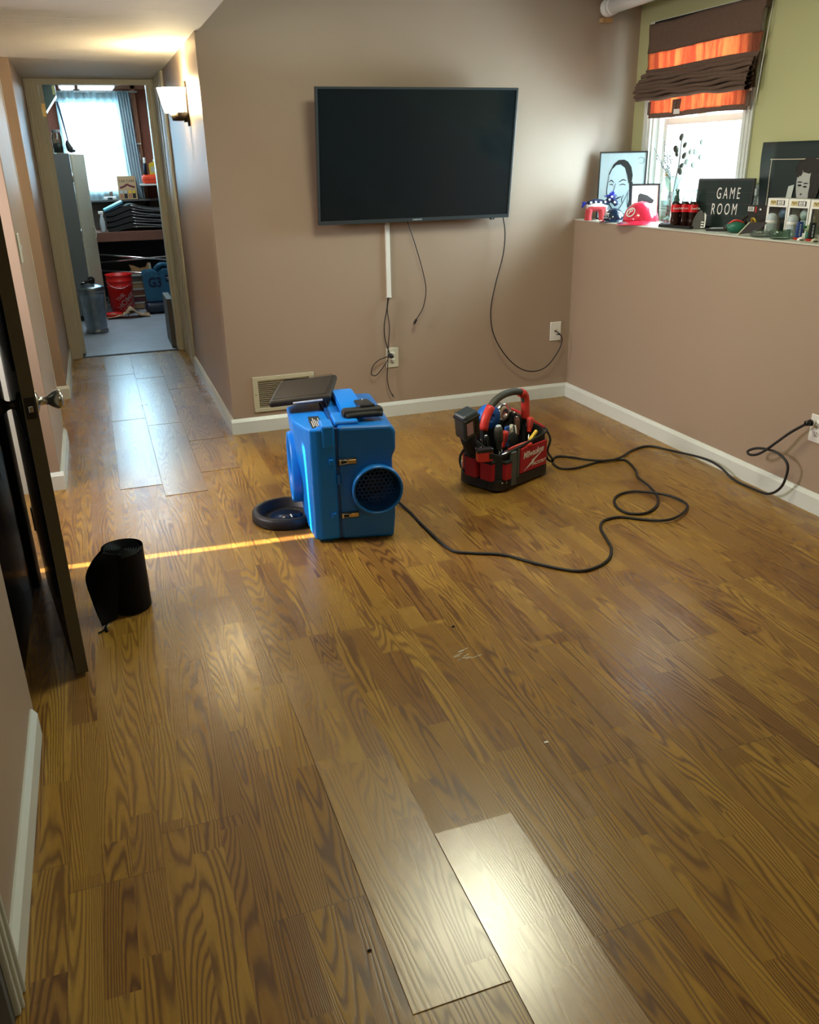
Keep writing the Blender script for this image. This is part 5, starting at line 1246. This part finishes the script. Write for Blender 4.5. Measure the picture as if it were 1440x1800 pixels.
# plain rounded stand-ins for two small pale masks
for i, (x, y, lb) in enumerate(((2.862, 3.212, 'pale grey rounded mask stand-in before the left white figure box'), (2.862, 3.085, 'pale grey rounded mask stand-in before the second white figure box'))):
    o = thing('mask_stand_in', lb, 'mask stand-in', (x, y, ZT+.0), 0)
    b = MB(); b.lathe([(0, 0), (.016, 0), (.019, .01), (.020, .045), (.023, .07), (.020, .087), (.010, .096), (0, .097)], m_greyblue, n=24); b.build('body', o)
    b = MB(); b.lathe([(.0225, .055), (.025, .061), (.0235, .067)], m_white, n=24); b.build('rim_band', o)
# glass ashtrays
for x, y, r, hh, mt, lb in ((2.812, 3.195, .058, .028, m_glass, 'clear glass ashtray behind the leaning grey card'), (2.798, 3.072, .046, .036, m_glassg, 'greenish glass ashtray beside the small blue box')):
    o = thing('glass_ashtray', lb, 'ashtray', (x, y, ZT))
    b = MB(); b.lathe([(0, 0), (r*.8, 0), (r*.95, .004), (r, hh*.7), (r*.97, hh), (r*.85, hh), (r*.78, .010), (0, .007)], mt, n=32); b.build('bowl', o)
    b = MB()
    for k in range(3): b.box((r*.9*math.cos(k*2.09), r*.9*math.sin(k*2.09), hh), (.010, .010, .004), mt, .001)
    b.build('rest', o)
# little boxes and cars
for x, y, w, mt, tx, lb in ((2.838, 3.012, .020, M('blue_carton', (.03, .06, .22), .4), 'ROM', 'small blue upright box on a red base near the right photo edge'), (2.838, 2.940, .020, m_ink, 'STUN GUN', 'small black upright box with white lettering at the right photo edge')):
    o = thing('small_carton', lb, 'box', (x, y, ZT), R(-25))
    b = MB(); b.b2((-w*.55, -.010, .008), (w*.55, .010, .072), mt, .001); b.build('carton', o)
    b = MB(); b.b2((-w*.85, -.014, 0), (w*.85, .014, .008), m_redp, .001); b.build('base', o)
    b = MB()
    for q_ in range(7): b.b2((-.003, -.0108, .016+q_*.007), (.0025, -.0100, .0205+q_*.007-.001*(q_ % 2)), m_greyblue)
    b.build('print_marks', o)
for x, y, mt, lb in ((2.800, 2.955, m_white, 'tiny white domed toy car at the ledge edge'), (2.800, 2.878, m_cream, 'tiny cream domed toy car cut by the right photo edge')):
    o = thing('toy_car', lb, 'toy car', (x, y, ZT), R(-25))
    b = MB(); b.ball((0, 0, .003), .013, mt, (1.25, .7, 1), 16)
    for v in b.bm.verts: v.co.z = max(v.co.z, .001)
    b.build('body', o)
    b = MB(); b.b2((-.008, -.010, .003), (.008, -.0085, .007), m_ink); b.build('window_strip', o)
o = thing('green_figure', 'small pale green toy figure between the two little boxes', 'figurine', (2.862, 2.985, ZT))
b = MB(); b.tube([(0, 0, 0), (0, 0, .03)], .010, m_green, 12, smooth=0); b.ball((0, 0, .046), .018, M('pale_green', (.30, .42, .22), .5), (1, .9, .85)); b.build('body', o)
b = MB(); b.tube([(-.012, 0, .050), (-.030, 0, .056)], .005, m_green, 8, smooth=0); b.tube([(.012, 0, .050), (.030, 0, .056)], .005, m_green, 8, smooth=0); b.build('ears', o)

# ------------------------------------------------------------------ garage beyond the doorway
# curtain
cu = thing('sheer_curtain', 'sheer white curtain hanging over the garage window', 'curtain', (0, 10.30, 0))
b = MB(); b.grid(lambda u, v: (-.16+.74*u, .018*math.sin(u*70)*(1-.5*(1-v))+.01*math.sin(u*23), 1.08+1.07*v), 120, 6, m_sheer); b.build('sheer_panel', cu)
b = MB(); b.grid(lambda u, v: (.44+.13*u+.03*(1-v), -.035+.025*math.sin(u*30+v*2), 1.08+1.07*v), 60, 10, M('blue_white_curtain', (.50, .62, .70), .8), .002); b.build('gathered_panel', cu)
b = MB(); b.cyl((-.2, 0, 2.15), (.66, 0, 2.15), .009, m_white, 10); b.build('rod', cu)
# strip lights
for x0, x1, lb in ((.072, .42, 'bright fluorescent ceiling fixture above the garage window'), (-.105, .045, 'bright fluorescent ceiling fixture above the grey garage locker')):
    o = thing('strip_light', lb, 'ceiling light', ((x0+x1)/2, 8.95, 2.125), 0, 'garage ceiling lights'); w = (x1-x0)/2
    b = MB(); b.b2((-w, -.95, .03), (w, 1.1, .09), m_ceil2, .004); b.build('housing', o)
    b = MB(); b.b2((-w+.02, -.92, .018), (w-.02, 1.07, .03), m_white_e); b.build('diffuser', o)
    b = MB(); 
    for yy in (-.93, -.6, .4, 1.07): b.b2((-w, yy-.008, .008), (w, yy+.008, .020), m_greyboard, .002)
    b.build('cross_bars', o)
# locker
lk = thing('storage_locker', 'tall grey locker with its cream door standing open in the garage', 'locker', (0, 9.2, 0))
b = MB(); b.b2((-.62, 0, .05), (-.100, .55, 1.553), m_grey, .004); b.b2((-.60, .02, 0), (-.12, .53, .05), m_blackm); b.build('cabinet', lk)
b = MB(); dvx = Vector((.115, .34, 0)); n_ = Vector((dvx.y, -dvx.x, 0)).normalized()*.018; P0 = Vector((-.098, .01, 0))
vsx = [P0, P0+dvx, P0+dvx+n_, P0+n_]
b.prism([(p.x, p.y) for p in vsx], m_cream, (0, 0, .06), (1, 0, 0), (0, 1, 0), (0, 0, 1), 1.485); ld = b.build('door', lk)
b = MB(); pc = P0+dvx*.82+n_*1.05; b.tube([(pc.x, pc.y, .76), (pc.x+.02, pc.y-.012, .78), (pc.x+.02, pc.y-.012, .86), (pc.x, pc.y, .88)], .005, m_cream, 8); b.build('handle', ld)
b = MB()
for z0 in (.3, .8, 1.3): b.cyl((-.098, -.002, z0), (-.098, -.002, z0+.08), .006, m_steel, 8)
b.build('hinges', lk)
o = thing('glass_jar', 'glass jar with dark lid standing on top of the garage locker', 'jar', (-.185, 9.32, 1.554))
b = MB(); b.lathe([(0, 0), (.045, 0), (.047, .01), (.047, .15), (.036, .175), (.036, .18), (0, .18)], m_glassg, n=24); b.build('glass', o)
b = MB(); b.lathe([(.038, .18), (.038, .205), (0, .205)], m_greyboard, n=24); b.build('lid', o)
b = MB(); b.lathe([(0, .01), (.04, .01), (.04, .09), (0, .09)], m_leather, n=20); b.build('contents', o)
o = thing('black_duster', 'black long handled duster leaning on the locker top against the window', 'duster', (-.085, 9.30, 1.556))
b = MB(); b.tube([(0, 0, .06), (-.02, .01, .25), (-.045, .02, .44)], .006, m_navy, 8, radii=[.005, .007, .010]); b.build('handle', o)
b = MB(); b.tube([(.028, 0, .012), (.005, 0, .03), (-.01, 0, .075), (-.012, .0, .11)], .03, m_blackm, 12, radii=[.010, .030, .022, .008]); b.ball((.030, 0, .018), .017, m_blackm, (1.2, 1, .8)); b.build('head', o)
o = thing('hanging_heater', 'dark green angular heater box hung high at the left of the garage', 'heater', (-.19, 9.25, 1.90))
b = MB(); b.prism([(-.16, .0), (-.045, .0), (.062, .135), (.062, .225), (-.035, .245), (-.16, .245)], M('heater_green', (.03, .055, .045), .4), (0, -.15, 0), (1, 0, 0), (0, 0, 1), (0, 1, 0), .3); b.build('case', o)
b = MB(); b.b2((.036, -.152, .14), (.058, -.148, .215), M('olive_panel', (.22, .22, .08), .5), .001); b.build('yellow_panel', o)
b = MB(); b.tube([(-.03, 0, .255), (-.03, 0, .44)], .005, m_steel, 6, smooth=0); b.build('hanger', o)
# bench
bn = thing('workbench', 'reddish brown workbench across the back of the garage', 'workbench', (.55, 9.75, 0))
b = MB(); b.b2((-.85, 0, .705), (1.2, .60, .800), m_bench, .004); b.build('top', bn)
for x in (-.83, 1.12):
    for y in (.03, .52): b = MB(); b.b2((x, y, 0), (x+.06, y+.06, .705), m_bench, .003); b.build('leg', bn)
b = MB(); b.b2((-.85, .585, 0), (1.2, .60, .705), m_dark); b.build('back_panel', bn)  # near-black sheet standing in for the shade under the bench
b = MB(); b.b2((-.30, 10.33, .805), (1.75, 10.36, 1.075), M('dark_backboard', (.10, .085, .07), .7)); tag(b.build('back_board'), 'dark brown board along the wall behind the folded black chairs', 'board')
# window sill shelf
b = MB(); b.b2((-.3, 10.20, 1.078), (1.3, 10.378, 1.098), m_greyboard, .003); tag(b.build('sill_shelf'), 'dark wooden shelf under the garage window', 'shelf')
# stacked folded chairs on the bench
random.seed(11)
lbs = ['black folded camp chair, lowest of the pile on the workbench', 'black folded camp chair, second from the bottom of the workbench pile', 'black folded camp chair, third from the bottom of the workbench pile', 'black folded camp chair, topmost of the workbench pile']
for k in range(4):
    o = thing('folded_chair', lbs[k], 'folded chair', (.43, 9.98, .812+k*.052), 0, 'folded black chairs stacked on the bench')
    b = MB(); hgt = .012+.026*k*.5
    pts = [(-.27, 0, .0), (-.20, 0, .012), (-.08, 0, .042+.006*k), (.0, 0, .055+.008*k), (.12, 0, .042), (.32, 0, .020)]
    P_, _ = spline([Vector(p) for p in pts], 4, False, None)
    lo = [(p.x, p.z-.012-.018*math.sin(PI*i/len(P_))) for i, p in enumerate(P_)]; hi = [(p.x, p.z+.018) for p in P_]
    b.prism(lo+hi[::-1], m_nylon, (0, -.20, 0), (1, 0, 0), (0, 0, 1), (0, 1, 0), .40); b.build('cloth', o)
    b = MB(); b.tube([(-.02, -.206, .064+.008*k), (.12, -.206, .050), (.34, -.206, .028)], .0045, m_steel, 6); b.tube([(-.02, -.204, .030+.008*k), (.15, -.204, .026), (.34, -.204, .022)], .003, m_steel, 6); b.build('frame_rod', o)
o = thing('flat_blue_box', 'light blue flat plastic box tilted on top of the folded black chairs', 'box', (.245, 9.96, 1.045), 0)
b = MB(); b.box((0, 0, 0), (.21, .30, .030), m_bluelid, .006, rot=RY(R(-23))); b.build('panel', o)
b = MB(); b.box((0, 0, -.008), (.215, .305, .012), m_teal, .003, rot=RY(R(-23))); b.build('rim', o)
o = thing('spray_bottle', 'white spray bottle at the left end of the workbench', 'bottle', (.115, 9.83, .80))
b = MB(); b.lathe([(0, 0), (.026, 0), (.028, .01), (.027, .10), (.018, .14), (.011, .155), (.011, .17), (0, .17)], m_greyblue, n=20); b.build('body', o)
b = MB(); b.box((-.004, 0, .190), (.05, .018, .028), m_white, .005); b.box((.012, 0, .170), (.010, .012, .03), m_white, .003, rot=RY(R(20))); b.build('trigger_head', o)
# things on the sill shelf
o = thing('poster_box', 'tan upright box with car pictures reading CAR CARE by the garage window', 'box', (.425, 10.215, 1.098))
b = MB(); b.b2((-.095, -.02, 0), (.095, .02, .235), M('tan_print', (.52, .36, .20), .6), .002); b.build('carton', o)
b = MB(); b.text('CAR CARE', m_leather, Matrix.Translation((0, -.0206, .185)) @ RX(PI/2), .034, .0004, bold=.0002); b.build('lettering', o)
b = MB(); b.tube([(-.075, -.021, .118), (-.03, -.021, .132), (.0, -.021, .150), (.03, -.021, .136), (.078, -.021, .122)], .010, M('maroon_print', (.16, .03, .04), .5), 8)
for v in b.bm.verts: v.co.y = -.0205+(v.co.y+.021)*.04
b.build('car_picture', o)
for k in range(4):
    b = MB(); b.b2((-.084+k*.043, -.0212, .012), (-.050+k*.043, -.0198, .082), m_leather if k % 2 else m_stud, .0005); b.box((-.067+k*.043, -.0215, .075), (.03, .001, .03), m_yellow if k > 1 else m_greyblue, .0005); b.build('product_picture', o)
o = thing('small_radio', 'small white and black radio on the shelf under the garage window', 'radio', (.235, 10.24, 1.098))
b = MB(); b.b2((-.065, -.03, 0), (.065, .03, .032), m_white, .008); b.build('body', o); b = MB(); b.b2((-.025, -.032, .004), (.025, -.028, .026), m_ink, .002); b.build('display', o)
o = thing('brown_crate', 'small brown slatted crate behind the radio on the garage shelf', 'crate', (.225, 10.32, 1.098))
b = MB()
for k in range(4): b.b2((-.045, -.02, k*.022), (.045, .02, k*.022+.014), m_bench, .001)
b.b2((-.045, -.018, 0), (-.035, .018, .085), m_bench); b.b2((.035, -.018, 0), (.045, .018, .085), m_bench); b.build('slats', o)
b = MB(); b.b2((.555, 10.0, 1.235), (1.2, 10.378, 1.252), m_white, .002); b.b2((.56, 10.34, 1.10), (.58, 10.378, 1.235), m_white); tag(b.build('wall_shelf'), 'white shelf under the orange case at the right of the garage window', 'shelf')
o = thing('orange_case', 'bright orange rounded case on the white garage shelf', 'case', (.675, 10.08, 1.252))
b = MB(); b.box((0, 0, .046), (.19, .12, .092), m_orangep, .035, seg=4); b.build('shell', o); b = MB(); b.box((.0, -.061, .046), (.13, .003, .006), m_redp, .001); b.build('seam', o)
o = thing('yellow_jug', 'yellow plastic jug standing on the orange case', 'jug', (.712, 10.08, 1.344))
b = MB(); b.prism([(-.042, 0), (.042, 0), (.042, .09), (.022, .125), (.010, .130), (-.042, .105)], m_yellow, (0, -.03, 0), (1, 0, 0), (0, 0, 1), (0, 1, 0), .06); b.build('body', o)
b = MB(); b.cyl((.018, 0, .128), (.018, 0, .148), .013, m_white, 12); b.build('cap', o); b = MB(); b.b2((-.03, -.0315, .02), (.025, -.030, .075), m_cream); b.build('label_panel', o)
o = thing('black_canister', 'slim black and white canister at the left end of the orange case', 'bottle', (.628, 10.05, 1.344))
b = MB(); b.lathe([(0, 0), (.018, 0), (.018, .10), (.012, .115), (0, .115)], m_navy, n=16); b.build('body', o); b = MB(); b.lathe([(.0125, .113), (.014, .116), (.014, .165), (0, .168)], m_white, n=14); b.build('cap', o)
o = thing('hanging_rod', 'thin steel squeegee hanging on the garage wall stud', 'squeegee', (.612, 10.315, 1.30))
b = MB(); b.tube([(0, 0, 0), (-.012, 0, .34)], .004, m_steel, 6, smooth=0); b.tube([(.012, 0, .02), (-.004, 0, .34)], .003, m_steel, 6, smooth=0); b.build('rod', o); b = MB(); b.box((-.008, -.002, .35), (.06, .018, .016), m_white, .003); b.build('head', o)
# rails and clutter under the bench
for k, (z0, z1, y) in enumerate(((.588, .505, 9.70), (.488, .512, 9.72), (.425, .350, 9.73))):
    b = MB(); b.cyl((-.085, y, z0+.015), (1.15, y, z1-.06 if k != 1 else z1+.04), .010, m_chrome, 10); o = b.build('steel_pole'); tag(o, ('top bright steel pole under the workbench edge', 'middle steel pole under the workbench, nearly level', 'lowest steel pole running behind the red bucket')[k], 'pole', 'steel poles under the workbench')
    # poles lie on brackets of the bench
o = thing('split_log', 'tan split piece of wood under the workbench behind the bucket', 'wood', (.43, 9.86, .36))
b = MB(); b.prism([(-.12, .0), (.08, -.01), (.115, .03), (.11, .10), (.085, .098), (.06, .055), (.0, .045), (-.06, .075), (-.11, .085), (-.09, .045)], m_wood, (0, 0, 0), (1, 0, 0), (0, 0, 1), (0, 1, 0), .12)
b.build('log', o); b = MB(); b.prism([(.085, .0), (.116, .03), (.112, .102), (.088, .100)], m_cream, (0, -.004, 0), (1, 0, 0), (0, 0, 1), (0, 1, 0), .006); b.build('cut_end', o)
names = ['lowest tan flat carton in the stack beside the blue fan', 'dark maroon flat carton, second from the floor under the workbench', 'brown flat carton, third from the floor under the workbench', 'tan flat carton, fourth from the floor under the workbench', 'grey flat carton, topmost of the stack under the workbench']
for k in range(5):
    o = thing('flat_carton', names[k], 'carton', (.36+.004*(k % 2), 9.86, .002+.0705*k), 0, 'flat cartons stacked under the workbench')
    b = MB(); b.b2((-.20, -.09, 0), (.22, .16, .066), (m_card, M('maroon_card', (.10, .03, .04), .7), m_bench, m_card, m_greyboard)[k], .004); b.build('carton', o)
    b = MB(); b.b2((-.205, -.096, .056), (.225, .165, .0695), m_cream if k % 2 else m_greyblue, .002); b.build('lid', o)
# bucket
bk = thing('red_bucket', 'red plastic bucket with diagonal pale lettering on the garage floor', 'bucket', (.190, 9.56, 0))
b = MB(); b.lathe([(0, .004), (.100, .004), (.104, .0), (.112, .05), (.126, .27), (.131, .272), (.131, .285), (.127, .287), (.128, .325), (.134, .327), (.134, .34), (.129, .342), (.130, .385), (.136, .387), (.136, .40), (.128, .40), (.122, .06), (.0, .02)], m_bucket, n=48); b.build('pail', bk)
b = MB(); b.tube([(-.13, 0, .36), (-.10, -.11, .30), (0, -.15, .27), (.10, -.11, .30), (.13, 0, .36)], .0025, m_steel, 6); b.build('bail_handle', bk)
def wrap(b, r0=.116, k=.051/.27):   # bend text drawn in the xz plane round the pail
    for v in b.bm.verts:
        a = v.co.x/.12; rr = .1075+ (v.co.z)*k + .002 + (-.0)*v.co.y + (v.co.y*-1.0)*0; v.co = Vector((rr*math.sin(a), -rr*math.cos(a), v.co.z))
b = MB()
for tx, dz in (('THE', .058), ('HOME', 0), ('DEPOT', -.055)):
    b.text(tx, M('bucket_white', (.62, .45, .45), .5) if tx == 'THE' else b.mats[0], Matrix.Translation((.035-dz*.75, 0, .135+dz*.75)) @ RX(PI/2) @ RZ(R(45)), .074 if tx == 'HOME' else .048, .0004, bold=.0014)
wrap(b); b.build('lettering', bk)
o = thing('red_base_pan', 'flat red pan beneath the left foot of the bucket', 'pan', (.085, 9.34, 0)) 
b = MB(); b.lathe([(0, .002), (.085, .002), (.095, .035), (.088, .035), (.08, .006), (0, .006)], m_bucket, n=28); b.build('pan', o); b = MB(); b.lathe([(.094, .033), (.098, .036), (.094, .039)], m_redp, n=28); b.build('rim', o)
# tan cloth
o = thing('tan_cloth', 'crumpled tan canvas cloth with a brass button in front of the bucket', 'cloth', (.24, 9.22, 0))
b = MB()
def cl(u, v):
    x = -.22+.42*u; y = -.05+.20*v; pk_ = math.exp(-((x-.02)/.075)**2)*.105*(.35+.65*math.sin(PI*min(1, v+.2))) + .02*math.exp(-((x+.13)/.07)**2)
    return (x, y+.03*math.sin(u*9), max(.004, pk_*(1-abs(x)/.45)+.010*math.sin(u*23+v*5)*(.3+v)+.008))
b.grid(cl, 36, 14, m_tan, .004); b.build('canvas', o)
b = MB(); b.ball((-.01, -.055, .055), .013, m_brass, (1, .5, 1)); b.tube([(-.02, -.06, .02), (.0, -.055, .06), (.03, -.04, .10)], .004, m_leather, 6); b.build('button', o)
# galvanised trash can
tc_ = thing('trash_can', 'galvanized steel trash can with lid at the left inside the garage', 'trash can', (-.088, 8.52, 0))
b = MB(); pr_ = [(0, .012), (.092, .012), (.094, 0), (.100, 0), (.100, .022), (.094, .026), (.095, .04)]
for k in range(8): pr_ += [(.096+.0016*k, .05+k*.035), (.0975+.0016*k, .065+k*.035)]
pr_ += [(.110, .345), (.114, .350), (.110, .356), (.112, .372), (.116, .376), (.112, .382), (.113, .395), (.100, .395), (.09, .03), (0, .03)]
b.lathe(pr_, m_galv, n=48); b.build('can', tc_)
b = MB(); b.lathe([(.119, .385), (.120, .402), (.114, .412), (.10, .416), (.07, .428), (.03, .434), (0, .435)], m_galv, n=48, ); b.tube([(-.025, 0, .430), (-.02, 0, .452), (.02, 0, .452), (.025, 0, .430)], .004, m_galv, 8); b.build('lid', tc_)
b = MB(); b.tube([(.112, -.01, .30), (.135, -.02, .31), (.135, -.02, .27), (.108, -.01, .26)], .004, m_galv, 8); b.build('side_handle', tc_)
o = thing('black_hose_tool', 'black coiled tool lying on the lid of the steel trash can', 'tool', (-.105, 8.50, .455))
b = MB(); b.tube([(-.06, 0, -.012), (-.03, -.02, .0), (.0, -.02, .012), (.035, 0, .010), (.05, .02, -.01)], .014, m_blackm, 10); b.lathe([(.012, -.008), (.030, -.008), (.034, 0), (.030, .008), (.012, .008)], m_blackm, (.03, -.01, .018), 20, RX(PI/2)); b.build('coil', o)
b = MB(); b.tube([(-.07, -.02, -.008), (-.045, -.03, .004), (-.02, -.03, -.004)], .004, m_steel, 6); b.build('nozzle', o)
# second blue fan
g3 = thing('blue_blower', 'dark blue floor fan marked G3 beside the bucket in the garage', 'fan', (.56, 9.36, 0))
b = MB(); b.prism([(-.125, .12), (.17, .12), (.165, .40), (.14, .425), (.06, .425), (.045, .39), (.015, .39), (0, .425), (-.12, .425), (-.145, .40)], m_teal, (0, 0, 0), (1, 0, 0), (0, 0, 1), (0, 1, 0), .26)
es = list(b.bm.edges); bmesh.ops.bevel(b.bm, geom=es, offset=.012, segments=2, affect='EDGES', clamp_overlap=True); 
for f in b.bm.faces: f.material_index = 0
b.build('housing', g3)
b = MB(); b.box((.03, .12, .06), (.36, .30, .115), m_navy, .05, seg=4); b.build('base_duct', g3)
b = MB(); b.tube([(.02, .08, .42), (.03, .08, .47), (.08, .08, .485), (.13, .08, .47), (.14, .08, .42)], .022, m_teal, 10); b.tube([(-.01, .03, .44), (.02, .03, .475), (.055, .03, .48)], .020, m_teal, 10); b.build('handle', g3)
b = MB(); b.text('G3', m_navy, Matrix.Translation((-.025, -.0015, .31)) @ RX(PI/2), .135, .001, bold=.005, sx=.82); b.build('marking', g3)
b = MB(); b.b2((.085, -.003, .315), (.150, .0, .385), m_navy, .001); b.b2((.092, -.0036, .352), (.143, -.0028, .360), m_greyblue); b.b2((.098, -.0036, .340), (.137, -.0028, .344), m_greyblue); b.build('brand_plate', g3)
# grey board at the right jamb
b = MB(); b.b2((.500, 7.46, 0), (.552, 7.90, .40), m_greyboard, .004); tag(b.build('grey_board'), 'dark grey board leaning just inside the right side of the garage doorway', 'board')
for o in [o for o in bpy.data.objects if o.type == 'EMPTY' and not o.children]: bpy.data.objects.remove(o)
